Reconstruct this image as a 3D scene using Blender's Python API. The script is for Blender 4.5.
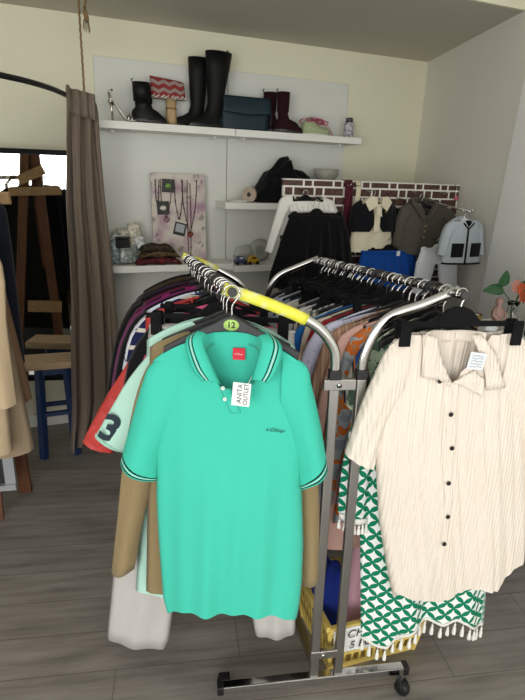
import bpy, math, random
from mathutils import Vector, Matrix
C = bpy.context
for o in list(bpy.data.objects):
    bpy.data.objects.remove(o)
SC = C.scene
COL = SC.collection
rnd = random.Random(7)
sin, cos, pi = math.sin, math.cos, math.pi
R = math.radians

# ------------------------------------------------------------------ camera
H = 1.75
cam_d = bpy.data.cameras.new('camera')
cam = bpy.data.objects.new('camera', cam_d)
COL.objects.link(cam)
CX = Vector((0.92854666, -0.36968006, 0.0337307))
CD = Vector((-0.0834826, -0.29649467, -0.95137877))
CF = Vector((0.36170673, 0.88058365, -0.30617099))
cam.matrix_world = Matrix(((CX.x, -CD.x, -CF.x, 0), (CX.y, -CD.y, -CF.y, 0), (CX.z, -CD.z, -CF.z, H), (0, 0, 0, 1)))
cam_d.sensor_fit = 'VERTICAL'
cam_d.sensor_height = 24.0
cam_d.lens = 531 / 700 * 24.0
cam_d.clip_start = 0.02
SC.camera = cam

# ------------------------------------------------------------------ light
SC.view_settings.view_transform = 'Standard'
SC.view_settings.look = 'None'
SC.view_settings.gamma = 1
SC.view_settings.use_curve_mapping = False
SC.view_settings.exposure = 0.0
wd = bpy.data.worlds.new('sky')
SC.world = wd
wd.use_nodes = True
bg = wd.node_tree.nodes['Background']
bg.inputs[0].default_value = (0.90, 0.95, 1.0, 1)
bg.inputs[1].default_value = 1.0


def area(name, loc, target, sx, sy, power, col=(1, 1, 1)):
    l = bpy.data.lights.new(name, 'AREA')
    l.shape = 'RECTANGLE'
    l.size = sx
    l.size_y = sy
    l.energy = power
    l.color = col
    o = bpy.data.objects.new(name, l)
    COL.objects.link(o)
    o.location = loc
    o.rotation_euler = (Vector(target) - Vector(loc)).to_track_quat('-Z', 'Y').to_euler()
    return o


# daylight through the shop window behind the viewer
area('window_daylight', (-0.25, -4.10, 1.40), (0.2, 2.0, 1.10), 3.9, 2.5, 88, (1.0, 0.985, 0.95))


area('side_fill_light', (-2.56, -1.9, 1.5), (1.6, 0.6, 1.2), 2.4, 2.0, 92, (1.0, 0.985, 0.95))  # added side light to brighten the right wall; no known window there


# ------------------------------------------------------------------ materials
def lin(h):
    h = h.lstrip('#')
    out = []
    for i in (0, 2, 4):
        c = int(h[i:i + 2], 16) / 255
        out.append(c / 12.92 if c <= 0.04045 else ((c + 0.055) / 1.055) ** 2.4)
    return (out[0], out[1], out[2], 1)


class NT:
    """small helper round a node tree"""

    def __init__(s, name):
        s.m = bpy.data.materials.new(name)
        s.m.use_nodes = True
        s.t = s.m.node_tree
        s.b = s.t.nodes['Principled BSDF']

    def n(s, kind, **kw):
        n = s.t.nodes.new('ShaderNode' + kind)
        for k, v in kw.items():
            setattr(n, k, v)
        return n

    def put(s, sock, v):
        if isinstance(v, (int, float)):
            sock.default_value = v
        elif isinstance(v, tuple):
            sock.default_value = v
        else:
            s.t.links.new(v, sock)

    def math(s, op, a, b=0.0, c=None):
        n = s.n('Math', operation=op)
        s.put(n.inputs[0], a)
        s.put(n.inputs[1], b)
        if c is not None:
            s.put(n.inputs[2], c)
        return n.outputs[0]

    def mix(s, f, a, b):
        n = s.n('Mix', data_type='RGBA')
        s.put(n.inputs[0], f)
        s.put(n.inputs[6], a)
        s.put(n.inputs[7], b)
        return n.outputs[2]

    def coord(s, out='Object', scale=(1, 1, 1), rot=(0, 0, 0)):
        tc = s.n('TexCoord')
        mp = s.n('Mapping')
        mp.inputs['Scale'].default_value = scale
        mp.inputs['Rotation'].default_value = rot
        s.t.links.new(tc.outputs[out], mp.inputs[0])
        return mp.outputs[0]

    def noise(s, vec, scale, detail=3, rough=0.5):
        n = s.n('TexNoise')
        n.inputs['Scale'].default_value = scale
        n.inputs['Detail'].default_value = detail
        n.inputs['Roughness'].default_value = rough
        s.t.links.new(vec, n.inputs['Vector'])
        return n.outputs['Fac']

    def ramp(s, fac, stops, const=False):
        n = s.n('ValToRGB')
        cr = n.color_ramp
        if const:
            cr.interpolation = 'CONSTANT'
        while len(cr.elements) < len(stops):
            cr.elements.new(0.5)
        for e, (p, c) in zip(cr.elements, stops):
            e.position = p
            e.color = lin(c) if isinstance(c, str) else c
        s.put(n.inputs[0], fac)
        return n.outputs[0]

    def bump(s, height, strength=0.3, dist=0.01):
        n = s.n('Bump')
        n.inputs['Strength'].default_value = strength
        n.inputs['Distance'].default_value = dist
        s.t.links.new(height, n.inputs['Height'])
        s.t.links.new(n.outputs[0], s.b.inputs['Normal'])

    def col(s, v):
        s.put(s.b.inputs['Base Color'], v)

    def rough(s, v):
        s.put(s.b.inputs['Roughness'], v)


_mc = {}


def mat(name, hexc, rough=0.6, metal=0.0, spec=0.5):
    key = (hexc, rough, metal, spec)
    if key in _mc:
        return _mc[key]
    t = NT(name)
    t.col(lin(hexc))
    t.rough(rough)
    t.b.inputs['Metallic'].default_value = metal
    t.b.inputs['Specular IOR Level'].default_value = spec
    _mc[key] = t.m
    return t.m


def fabric(name, hexc, rough=0.85, wr=0.25, wscale=9, vary=0.10):
    """cloth: soft large wrinkles, fine weave, small colour variation"""
    key = ('fab', hexc, rough, wr, wscale)
    if key in _mc:
        return _mc[key]
    t = NT(name)
    v = t.coord('Object')
    c = lin(hexc)
    big = t.noise(t.coord('Object', (1, 1, 0.35)), wscale, 4)
    fine = t.noise(v, 420, 1)
    lo = tuple(x * (1 - vary) for x in c[:3]) + (1,)
    hi = tuple(min(1, x * (1 + vary)) for x in c[:3]) + (1,)
    t.col(t.mix(fine, lo, hi))
    h = t.math('ADD', t.math('MULTIPLY', big, 1.0), t.math('MULTIPLY', fine, 0.06))
    t.bump(h, wr, 0.03)
    t.rough(rough)
    t.b.inputs['Specular IOR Level'].default_value = 0.2
    t.b.inputs['Sheen Weight'].default_value = 0.08
    _mc[key] = t.m
    return t.m


def patterned(name, stops, scale=30, kind='noise', rough=0.85, out='Object', mscale=(1, 1, 1), const=True, rot=(0, 0, 0)):
    t = NT(name)
    v = t.coord(out, mscale, rot)
    if kind == 'noise':
        f = t.noise(v, scale, 3)
    elif kind == 'voronoi':
        n = t.n('TexVoronoi')
        n.inputs['Scale'].default_value = scale
        t.t.links.new(v, n.inputs['Vector'])
        f = n.outputs['Distance']
    elif kind == 'wave':
        n = t.n('TexWave')
        n.bands_direction = 'X'
        n.inputs['Scale'].default_value = scale
        n.inputs['Distortion'].default_value = 0.6
        t.t.links.new(v, n.inputs['Vector'])
        f = n.outputs['Fac']
    elif kind == 'bands':
        n = t.n('TexWave')
        n.bands_direction = 'Z'
        n.inputs['Scale'].default_value = scale
        n.inputs['Distortion'].default_value = 0.8
        t.t.links.new(v, n.inputs['Vector'])
        f = n.outputs['Fac']
    t.col(t.ramp(f, stops, const))
    t.rough(rough)
    t.b.inputs['Specular IOR Level'].default_value = 0.25
    t.bump(t.noise(t.coord('Object', (1, 1, 0.35)), 9, 4), 0.25, 0.03)
    return t.m


def uv_bands(name, base, bands, axis=1, rough=0.85):
    """base cloth with woven stripes along one uv axis: bands = [(from, to, hex)]"""
    t = NT(name)
    tc = t.n('TexCoord')
    sp = t.n('SeparateXYZ')
    t.t.links.new(tc.outputs['UV'], sp.inputs[0])
    stops = [(0.0, base)]
    for a, b, h in bands:
        stops += [(a, h), (b, base)]
    t.col(t.ramp(sp.outputs[axis], stops, True))
    t.rough(rough)
    t.b.inputs['Specular IOR Level'].default_value = 0.2
    t.bump(t.math('ADD', t.noise(t.coord('Object', (1, 1, 0.35)), 9, 4), t.math('MULTIPLY', t.noise(t.coord('Object'), 420, 1), 0.06)), 0.2, 0.03)
    return t.m


def wallpaint(name, hexc):
    t = NT(name)
    v = t.coord('Object')
    c = lin(hexc)
    n = t.noise(v, 1.5, 3)
    t.col(t.mix(n, tuple(x * 0.97 for x in c[:3]) + (1,), c))
    t.bump(t.noise(v, 160, 2), 0.05, 0.01)
    t.rough(0.75)
    return t.m


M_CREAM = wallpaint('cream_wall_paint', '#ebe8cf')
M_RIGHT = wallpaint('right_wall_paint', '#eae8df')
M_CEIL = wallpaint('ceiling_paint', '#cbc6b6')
M_WHITE_WALL = wallpaint('white_wall_paint', '#f6f6f3')
M_PANEL = mat('white_panel', '#dfe1da', 0.45)
M_SHELF = mat('white_shelf', '#f1f1ea', 0.4)
M_CHROME = NT('chrome')
M_CHROME.col(lin('#c9c8c6'))
M_CHROME.b.inputs['Metallic'].default_value = 1
M_CHROME.rough(0.16)
M_CHROME = M_CHROME.m
M_STEEL = mat('dull_steel', '#b0aeaa', 0.34, 1.0)
M_BLACKP = mat('black_plastic', '#17181a', 0.42)
M_VELVET = mat('black_velvet_plastic', '#0d0d0f', 0.8, 0, 0.2)
M_HOOK = mat('hook_wire', '#cfcfcd', 0.22, 1.0)
M_WOODRED = None


def wood(name, a, b, scale=(3, 3, 30), rough=0.55, rot=(0, 0, 0)):
    t = NT(name)
    v = t.coord('Object', scale, rot)
    n = t.noise(v, 3.0, 5, 0.6)
    t.col(t.ramp(n, [(0.3, a), (0.7, b)]))
    t.bump(n, 0.12, 0.01)
    t.rough(rough)
    return t.m


M_EASEL = wood('easel_wood', '#54301c', '#754627', (25, 25, 2))
M_EASELPALE = wood('pale_wood', '#a5815a', '#c8a377', (2, 25, 25))
M_BENCHW = wood('bench_wood', '#b79a77', '#d3b690', (2, 25, 25))


def floor_material():
    t = NT('laminate_floor')
    v = t.coord('Object', (1, 1, 1), (0, 0, R(13.0)))
    br = t.n('TexBrick')
    br.offset = 0.37
    br.inputs['Scale'].default_value = 1.0
    br.inputs['Brick Width'].default_value = 1.25
    br.inputs['Row Height'].default_value = 0.185
    br.inputs['Mortar Size'].default_value = 0.0016
    br.inputs['Mortar Smooth'].default_value = 0.3
    br.inputs['Color1'].default_value = (0.0, 0.0, 0.0, 1)
    br.inputs['Color2'].default_value = (1, 1, 1, 1)
    br.inputs['Mortar'].default_value = (0.5, 0.5, 0.5, 1)
    t.t.links.new(v, br.inputs['Vector'])
    tc = t.n('Mapping')
    tc.inputs['Scale'].default_value = (1.2, 14, 1)
    t.t.links.new(v, tc.inputs[0])
    g = t.noise(tc.outputs[0], 2.2, 8, 0.62)
    tc2 = t.n('Mapping')
    tc2.inputs['Scale'].default_value = (1.5, 5.5, 1)
    t.t.links.new(v, tc2.inputs[0])
    k = t.noise(tc2.outputs[0], 1.6, 3, 0.6)
    base = t.ramp(t.math('ADD', t.math('MULTIPLY', g, 0.65), t.math('MULTIPLY', k, 0.35)), [(0.30, '#65605b'), (0.48, '#847e78'), (0.68, '#9a948d')])
    sh = t.math('ADD', t.math('MULTIPLY', br.outputs['Color'], 0.16), 0.90)
    mx = t.n('Mix', data_type='RGBA', blend_type='MULTIPLY')
    mx.inputs[0].default_value = 1
    t.put(mx.inputs[6], base)
    cb = t.n('CombineColor')
    for i in range(3):
        t.put(cb.inputs[i], sh)
    t.put(mx.inputs[7], cb.outputs[0])
    t.col(t.mix(br.outputs['Fac'], mx.outputs[2], lin('#5a524b')))
    t.bump(t.math('SUBTRACT', t.math('MULTIPLY', g, 0.3), br.outputs['Fac']), 0.12, 0.004)
    t.rough(t.math('ADD', t.math('MULTIPLY', g, 0.2), 0.34))
    t.b.inputs['Specular IOR Level'].default_value = 0.4
    return t.m


def brick_material():
    """dark brown bricks of two lengths in thick pale mortar, on the xz plane"""
    t = NT('brick_print')
    tc = t.n('TexCoord')
    sp = t.n('SeparateXYZ')
    t.t.links.new(tc.outputs['Object'], sp.inputs[0])
    x, z = sp.outputs[0], sp.outputs[2]
    rowh, per = 0.052, 0.200
    zz = t.math('DIVIDE', z, rowh)
    row = t.math('FLOOR', zz)
    fv = t.math('FRACT', zz)
    off = t.math('MULTIPLY', t.math('MODULO', t.math('MULTIPLY', row, 0.371), 1.0), 1.0)
    u = t.math('FRACT', t.math('ADD', t.math('ADD', t.math('DIVIDE', x, per), off), 10.0))
    m = 0.032
    mv = 0.10

    def band(v, a, b):
        return t.math('MULTIPLY', t.math('GREATER_THAN', v, a), t.math('LESS_THAN', v, b))
    long_b = band(u, m, 0.70 - m)
    short_b = band(u, 0.70 + m, 1 - m)
    any_b = t.math('MULTIPLY', t.math('MAXIMUM', long_b, short_b), band(fv, mv, 1 - mv))
    n = t.noise(tc.outputs['Object'], 40, 3)
    bc = t.ramp(n, [(0.3, '#3a231d'), (0.7, '#5f4238')])
    t.col(t.mix(any_b, lin('#e6e2da'), bc))
    t.rough(0.6)
    t.bump(t.math('SUBTRACT', 1.0, any_b), 0.3, 0.004)
    return t.m


def petal_material():
    """white cotton printed with green overlapping-circle petals"""
    t = NT('green_petal_print')
    tc = t.n('TexCoord')
    mp = t.n('Mapping')
    mp.inputs['Rotation'].default_value = (0, 0, R(45))
    mp.inputs['Scale'].default_value = (25, 25, 25)
    t.t.links.new(tc.outputs['UV'], mp.inputs[0])
    sp = t.n('SeparateXYZ')
    t.t.links.new(mp.outputs[0], sp.inputs[0])
    u = t.math('FRACT', t.math('ADD', sp.outputs[0], 50))
    v = t.math('FRACT', t.math('ADD', sp.outputs[1], 50))
    tot = None
    for cx_ in (0, 1):
        for cy_ in (0, 1):
            du = t.math('SUBTRACT', u, cx_)
            dv = t.math('SUBTRACT', v, cy_)
            d = t.math('SQRT', t.math('ADD', t.math('MULTIPLY', du, du), t.math('MULTIPLY', dv, dv)))
            i = t.math('LESS_THAN', d, 0.715)
            tot = i if tot is None else t.math('ADD', tot, i)
    petal = t.math('GREATER_THAN', tot, 1.5)
    du = t.math('ABSOLUTE', t.math('SUBTRACT', u, 0.5))
    dv = t.math('ABSOLUTE', t.math('SUBTRACT', v, 0.5))
    dot = t.math('LESS_THAN', t.math('MAXIMUM', du, dv), 0.105)
    g = t.math('MAXIMUM', petal, dot)
    t.col(t.mix(g, lin('#eef2ee'), lin('#0b7d5b')))
    t.rough(0.85)
    t.b.inputs['Specular IOR Level'].default_value = 0.2
    t.bump(t.noise(t.coord('Object', (1, 1, 0.3)), 12, 4), 0.25, 0.03)
    return t.m


def crinkle_material():
    t = NT('cream_crinkle_cotton')
    v = t.coord('UV', (1, 1, 1))
    w = t.n('TexWave')
    w.bands_direction = 'X'
    w.inputs['Scale'].default_value = 26
    w.inputs['Distortion'].default_value = 3.0
    w.inputs['Detail'].default_value = 2
    w.inputs['Detail Scale'].default_value = 1.3
    mp = t.n('Mapping')
    mp.inputs['Scale'].default_value = (1, 0.16, 1)
    t.t.links.new(v, mp.inputs[0])
    t.t.links.new(mp.outputs[0], w.inputs['Vector'])
    n = t.noise(v, 60, 2)
    h = t.math('ADD', w.outputs['Fac'], t.math('MULTIPLY', n, 0.35))
    t.bump(h, 0.40, 0.005)
    t.col(t.mix(t.noise(v, 6, 2), lin('#e6dacb'), lin('#eee4d8')))
    t.rough(0.9)
    t.b.inputs['Specular IOR Level'].default_value = 0.15
    return t.m


# ------------------------------------------------------------------ mesh building
def lerp(a, b, t):
    return a + (b - a) * t


def interp(pts, x):
    """piecewise-linear table lookup, pts = [(x, ...values)] in any order"""
    pts = sorted(pts)
    if x <= pts[0][0]:
        return pts[0][1:]
    for p, q in zip(pts, pts[1:]):
        if x <= q[0]:
            f = (x - p[0]) / max(1e-9, q[0] - p[0])
            return tuple(lerp(a, b, f) for a, b in zip(p[1:], q[1:]))
    return pts[-1][1:]


def smooth_path(pts, n):
    """Catmull-Rom resampling of a point list"""
    pts = [Vector(p) for p in pts]
    m = len(pts)
    out = []
    for i in range(n):
        t = i / (n - 1) * (m - 1)
        k = min(int(t), m - 2)
        f = t - k
        p0, p1, p2, p3 = pts[max(k - 1, 0)], pts[k], pts[k + 1], pts[min(k + 2, m - 1)]
        out.append(0.5 * ((2 * p1) + (p2 - p0) * f + (2 * p0 - 5 * p1 + 4 * p2 - p3) * f * f + (3 * p1 - p0 - 3 * p2 + p3) * f ** 3))
    return out


class MB:
    def __init__(s):
        s.v = []
        s.f = []
        s.uv = []
        s.sm = []

    def face(s, idx, uv=None, smooth=False):
        s.f.append(tuple(idx))
        s.uv.append(uv or [(0, 0)] * len(idx))
        s.sm.append(smooth)

    def grid(s, rows, close=False, uv=None, smooth=True, flip=False, capA=False, capB=False):
        nr, nc = len(rows), len(rows[0])
        b = len(s.v)
        for r in rows:
            s.v += [tuple(p) for p in r]
        for i in range(nr - 1):
            for j in range(nc if close else nc - 1):
                j2 = (j + 1) % nc
                q = [b + i * nc + j, b + i * nc + j2, b + (i + 1) * nc + j2, b + (i + 1) * nc + j]
                if uv:
                    c = [uv(i, j), uv(i, j + 1), uv(i + 1, j + 1), uv(i + 1, j)]
                else:
                    c = [(j / nc, i / nr), ((j + 1) / nc, i / nr), ((j + 1) / nc, (i + 1) / nr), (j / nc, (i + 1) / nr)]
                if flip:
                    q.reverse()
                    c.reverse()
                s.face(q, c, smooth)
        if capA:
            s.face([b + j for j in range(nc)][::-1])
        if capB:
            s.face([b + (nr - 1) * nc + j for j in range(nc)])
        return s

    def box(s, c, size, m=None):
        b = len(s.v)
        c = Vector(c)
        for sx, sy, sz in ((-1, -1, -1), (1, -1, -1), (1, 1, -1), (-1, 1, -1), (-1, -1, 1), (1, -1, 1), (1, 1, 1), (-1, 1, 1)):
            p = Vector((sx * size[0] / 2, sy * size[1] / 2, sz * size[2] / 2))
            if m is not None:
                p = m @ p
            s.v.append(tuple(c + p))
        for q in ((0, 3, 2, 1), (4, 5, 6, 7), (0, 1, 5, 4), (1, 2, 6, 5), (2, 3, 7, 6), (3, 0, 4, 7)):
            s.face([b + i for i in q], [(0, 0), (1, 0), (1, 1), (0, 1)])
        return s

    def bar(s, p, q, w, d, up=(0, 0, 1)):
        """a straight rectangular bar from p to q"""
        p, q = Vector(p), Vector(q)
        z = (q - p)
        L = z.length
        z.normalize()
        x = Vector(up).cross(z)
        if x.length < 1e-4:
            x = Vector((1, 0, 0))
        x.normalize()
        y = z.cross(x)
        m = Matrix((x, y, z)).transposed()
        return s.box((p + q) / 2, (w, d, L), m)

    def tube(s, pts, r, n=8, close=False, caps=True, flat=1.0, up=(0, 0, 1)):
        pts = [Vector(p) for p in pts]
        rows = []
        m = len(pts)
        for i, p in enumerate(pts):
            a = pts[(i - 1) % m] if (i > 0 or close) else p
            b = pts[(i + 1) % m] if (i < m - 1 or close) else p
            t = (b - a).normalized()
            u = Vector(up)
            x = u.cross(t)
            if x.length < 1e-3:
                x = Vector((1, 0, 0)).cross(t)
                if x.length < 1e-3:
                    x = Vector((0, 1, 0)).cross(t)
            x.normalize()
            y = t.cross(x)
            rr = r[i] if isinstance(r, (list, tuple)) else r
            rows.append([p + x * (rr * cos(2 * pi * k / n)) + y * (rr * flat * sin(2 * pi * k / n)) for k in range(n)])
        if close:
            rows.append(rows[0])
        return s.grid(rows, close=True, capA=caps and not close, capB=caps and not close)

    def lathe(s, prof, c=(0, 0, 0), n=20, ax=None):
        rows = []
        c = Vector(c)
        for r, z in prof:
            row = []
            for k in range(n):
                p = Vector((r * cos(2 * pi * k / n), r * sin(2 * pi * k / n), z))
                if ax is not None:
                    p = ax @ p
                row.append(c + p)
            rows.append(row)
        return s.grid(rows, close=True, capA=True, capB=True)

    def prism(s, poly, f, w0, w1, smooth=False):
        """extrude a 2D polygon: f(u, v, w) -> point"""
        b = len(s.v)
        n = len(poly)
        for w in (w0, w1):
            s.v += [tuple(f(u, v, w)) for u, v in poly]
        s.face([b + i for i in range(n)][::-1], [poly[i] for i in range(n)][::-1])
        s.face([b + n + i for i in range(n)], list(poly))
        for i in range(n):
            j = (i + 1) % n
            s.face([b + i, b + j, b + n + j, b + n + i], None, smooth)
        return s

    def blob(s, c, rad, seed=0, amp=0.15, n=20, m=12, sq=1.0, fr=3.0):
        """lumpy ellipsoid"""
        c = Vector(c)
        rows = []
        r_ = random.Random(seed)
        ph = [r_.uniform(0, 6.28) for _ in range(6)]
        for i in range(m + 1):
            th = pi * i / m
            row = []
            for k in range(n):
                a = 2 * pi * k / n
                d = 1 + amp * (sin(fr * a + ph[0] + 2 * th) * 0.5 + sin((fr + 2) * a + ph[1]) * sin(3 * th + ph[2]) * 0.5 + 0.4 * sin(5 * th + ph[3] + a))
                st = max(0.0, sin(th)) ** sq
                row.append(c + Vector((rad[0] * st * cos(a) * d, rad[1] * st * sin(a) * d, rad[2] * cos(th) * (d if 0 < i < m else 1))))
            rows.append(row)
        return s.grid(rows, close=True)

    def build(s, name, material, parent=None, world=True, bevel=0.0, solid=0.0, subsurf=0, weld=False):
        me = bpy.data.meshes.new(name)
        off = Vector((0, 0, 0))
        if parent is not None:
            if world:
                p = parent
                while p is not None:
                    off += p.location
                    p = p.parent
        elif world:
            zs = min(v[2] for v in s.v)
            xs = [v[0] for v in s.v]
            ys = [v[1] for v in s.v]
            off = Vector(((min(xs) + max(xs)) / 2, (min(ys) + max(ys)) / 2, zs))
        me.from_pydata([tuple(Vector(v) - off) for v in s.v], [], s.f)
        ul = me.uv_layers.new(name='UVMap')
        k = 0
        for pl, uv in zip(me.polygons, s.uv):
            for li, c in zip(pl.loop_indices, uv):
                ul.data[li].uv = c
        me.polygons.foreach_set('use_smooth', s.sm)
        me.materials.append(material)
        me.validate()
        o = bpy.data.objects.new(name, me)
        COL.objects.link(o)
        if parent is not None:
            o.parent = parent
        elif world:
            o.location = off
        if bevel:
            b = o.modifiers.new('bevel', 'BEVEL')
            b.width = bevel
            b.segments = 2
            b.limit_method = 'ANGLE'
        if solid:
            b = o.modifiers.new('solid', 'SOLIDIFY')
            b.thickness = solid
            b.offset = 0
        if subsurf:
            b = o.modifiers.new('sub', 'SUBSURF')
            b.levels = b.render_levels = subsurf
        return o


def tag(o, label, cat, group=None):
    o['label'] = label
    o['category'] = cat
    if group:
        o['group'] = group
    return o


def thing(name, label, cat, loc=(0, 0, 0), rz=0.0, group=None):
    o = bpy.data.objects.new(name, None)
    COL.objects.link(o)
    o.location = loc
    o.rotation_euler = (0, 0, rz)
    o.empty_display_size = 0.05
    return tag(o, label, cat, group)


def struct(o):
    o['kind'] = 'structure'
    return o


def lettering(parent, body, pos, right, up, size, material, name='lettering', shear=0.0, off=0.0):
    """flat raised letters standing on a surface, in the parent's own frame"""
    cu = bpy.data.curves.new(name, 'FONT')
    cu.body = body
    cu.size = size
    cu.align_x = 'CENTER'
    cu.align_y = 'CENTER'
    cu.extrude = 0.0003
    cu.shear = shear
    cu.offset = off
    cu.space_line = 0.85
    cu.materials.append(material)
    tmp = bpy.data.objects.new(name, cu)
    COL.objects.link(tmp)
    dg = C.evaluated_depsgraph_get()
    me = bpy.data.meshes.new_from_object(tmp.evaluated_get(dg))
    bpy.data.objects.remove(tmp)
    me.name = name
    o = bpy.data.objects.new(name, me)
    COL.objects.link(o)
    r = Vector(right).normalized()
    u = Vector(up).normalized()
    n = r.cross(u)
    m = Matrix((r, u, n)).transposed().to_4x4()
    m.translation = Vector(pos)
    o.matrix_world = m
    if parent is not None:
        o.parent = parent
    return o


# ================================================================== SETTING
WY = 3.818                       # back wall
CZ = 2.658                       # ceiling of the rear bay
RD = Vector((0.283, 0.959, 0))   # direction of the right wall
RP = Vector((2.87, WY, 0))


def rw(y, inset=0.0, z=0.0):
    """point on the right wall at depth y"""
    k = (y - RP.y) / RD.y
    return Vector((RP.x + RD.x * k - inset, y, z))


FY = -4.2
LX = -2.6
KY = 1.0                         # the right wall straightens here, behind the picture's edge
b = MB()
KX = rw(KY).x
pts = [(LX, FY), (KX + .1, FY), (KX + .1, KY), (RP.x + .1, WY + .1), (LX, WY + .1)]
b.prism(pts, lambda u, v, w: (u, v, w), -0.08, 0.0)
struct(b.build('floor', floor_material()))
b = MB()
b.box(((LX + RP.x) / 2, WY + 0.06, 1.5), (RP.x - LX + 0.3, 0.12, 3.0))
struct(b.build('wall_back', M_CREAM))
b = MB()
p, q = rw(KY), rw(WY + 0.1)
b.prism([(p.x, FY), (p.x + .12, FY), (p.x + .12, p.y), (q.x + .12, q.y), (q.x, q.y), (p.x, p.y)], lambda u, v, w: (u, v, w), 0, 3.0)
struct(b.build('wall_right', M_RIGHT))
# thicker white lining of the front half of the right wall, its edge a little off plumb
b = MB()
e0, e1 = 2.554, 2.352
lo = [rw(e0, 0.02), rw(KY, 0.02), rw(KY, -0.01), rw(e0, -0.01)]
hi = [rw(e1, 0.02, 2.95), rw(KY, 0.02, 2.95), rw(KY, -0.01, 2.95), rw(e1, -0.01, 2.95)]
b.grid([lo, hi], close=True, smooth=False, capA=True, capB=True)
struct(b.build('wall_right_front', M_WHITE_WALL))
b = MB()
b.box((LX - 0.06, (-0.6 + WY) / 2, 1.5), (0.12, WY + .9, 3.0))
b.box((LX - 0.06, -3.75, 1.5), (0.12, 1.1, 3.0))
b.box((LX - 0.06, -1.9, .2), (0.12, 2.6, .4))  # opening invented to suit the added side light
b.box((LX - 0.06, -1.9, 2.8), (0.12, 2.6, .4))
struct(b.build('wall_left', M_WHITE_WALL))
b = MB()
BY = 2.536
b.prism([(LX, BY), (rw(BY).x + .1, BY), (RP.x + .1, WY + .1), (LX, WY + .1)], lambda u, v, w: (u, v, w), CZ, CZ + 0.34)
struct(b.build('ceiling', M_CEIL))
b = MB()
b.box(((LX + 2.6) / 2, BY - 0.012, CZ + 0.16), (2.6 - LX, 0.02, 0.325))
struct(b.build('trim_bulkhead', M_CREAM))
b = MB()
b.prism([(LX, FY), (KX + .1, FY), (KX + .1, KY), (rw(BY).x + .1, BY), (LX, BY)], lambda u, v, w: (u, v, w), 2.96, 3.04)
struct(b.build('ceiling_front', M_WHITE_WALL))
# shop front behind the viewer: low sill wall, head and piers round the glass
b = MB()
xr = KX
b.box(((LX + xr) / 2, FY, 0.06), (xr - LX, 0.12, 0.12))
b.box(((LX + xr) / 2, FY, 2.83), (xr - LX, 0.12, 0.34))
b.box((LX + 0.15, FY, 1.5), (0.3, 0.12, 2.4))
b.box((xr - 0.15, FY, 1.5), (0.3, 0.12, 2.4))
struct(b.build('wall_front', M_WHITE_WALL))
b = MB()
b.box((0.13, WY - 0.011, 0.05), (5.3, 0.022, 0.10))
struct(b.build('baseboard_back', M_SHELF, bevel=0.004))
b = MB()
p, q = rw(2.56, 0.012), rw(WY, 0.012)
b.prism([(p.x, p.y), (p.x + .02, p.y), (q.x + .02, q.y), (q.x, q.y)], lambda u, v, w: (u, v, w), 0, 0.10)
struct(b.build('baseboard_right', M_SHELF))

# ================================================================== WALL PANELS AND SHELVES
PY = WY - 0.02
for nm, x0, x1, lab in (('wall_panel', 0.364, 1.234, 'white wall panel behind the silver heel and jewellery board'),
                        ('wall_panel', 1.239, 2.174, 'white wall panel behind the handbag and black clothes pile')):
    b = MB()
    b.box(((x0 + x1) / 2, PY + 0.009, 1.40), (x1 - x0, 0.018, 2.08))
    tag(b.build(nm, M_PANEL, bevel=0.002), lab, 'wall panel', 'white panels on the back wall')


def shelf(x0, x1, z, lab, grp, th=0.045, dep=0.25):
    t = thing('wall_shelf', lab, 'shelf', ((x0 + x1) / 2, WY - 0.02 - dep / 2, z - th), 0, grp)
    b = MB()
    b.box(((x0 + x1) / 2, PY - dep / 2 + .001, z - th / 2), (x1 - x0, dep, th))
    b.build('board', M_SHELF, t, bevel=0.003)
    for x in (x0 + 0.1, x1 - 0.1):
        b = MB()
        b.box((x, PY - 0.06, z - th - 0.006), (0.02, 0.12, 0.012))
        b.build('bracket', M_SHELF, t)
    return t


shelf(0.345, 1.213, 2.056, 'long white wall shelf carrying the silver heel and black boots', 'white shelves')
shelf(1.217, 2.172 , 2.056, 'white wall shelf carrying the teal handbag and red boots', 'white shelves')
shelf(1.15, 2.172, 1.592, 'white wall shelf carrying the paper roll and black clothes pile', 'white shelves')
shelf(0.345, 1.215, 1.178, 'low white wall shelf carrying the jewellery board and scarves', 'white shelves')
shelf(1.219, 2.172, 1.160, 'low white wall shelf carrying the two small toys', 'white shelves')

# ------------------------------------------------------------------ top shelf goods
ZS = 2.0565


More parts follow.
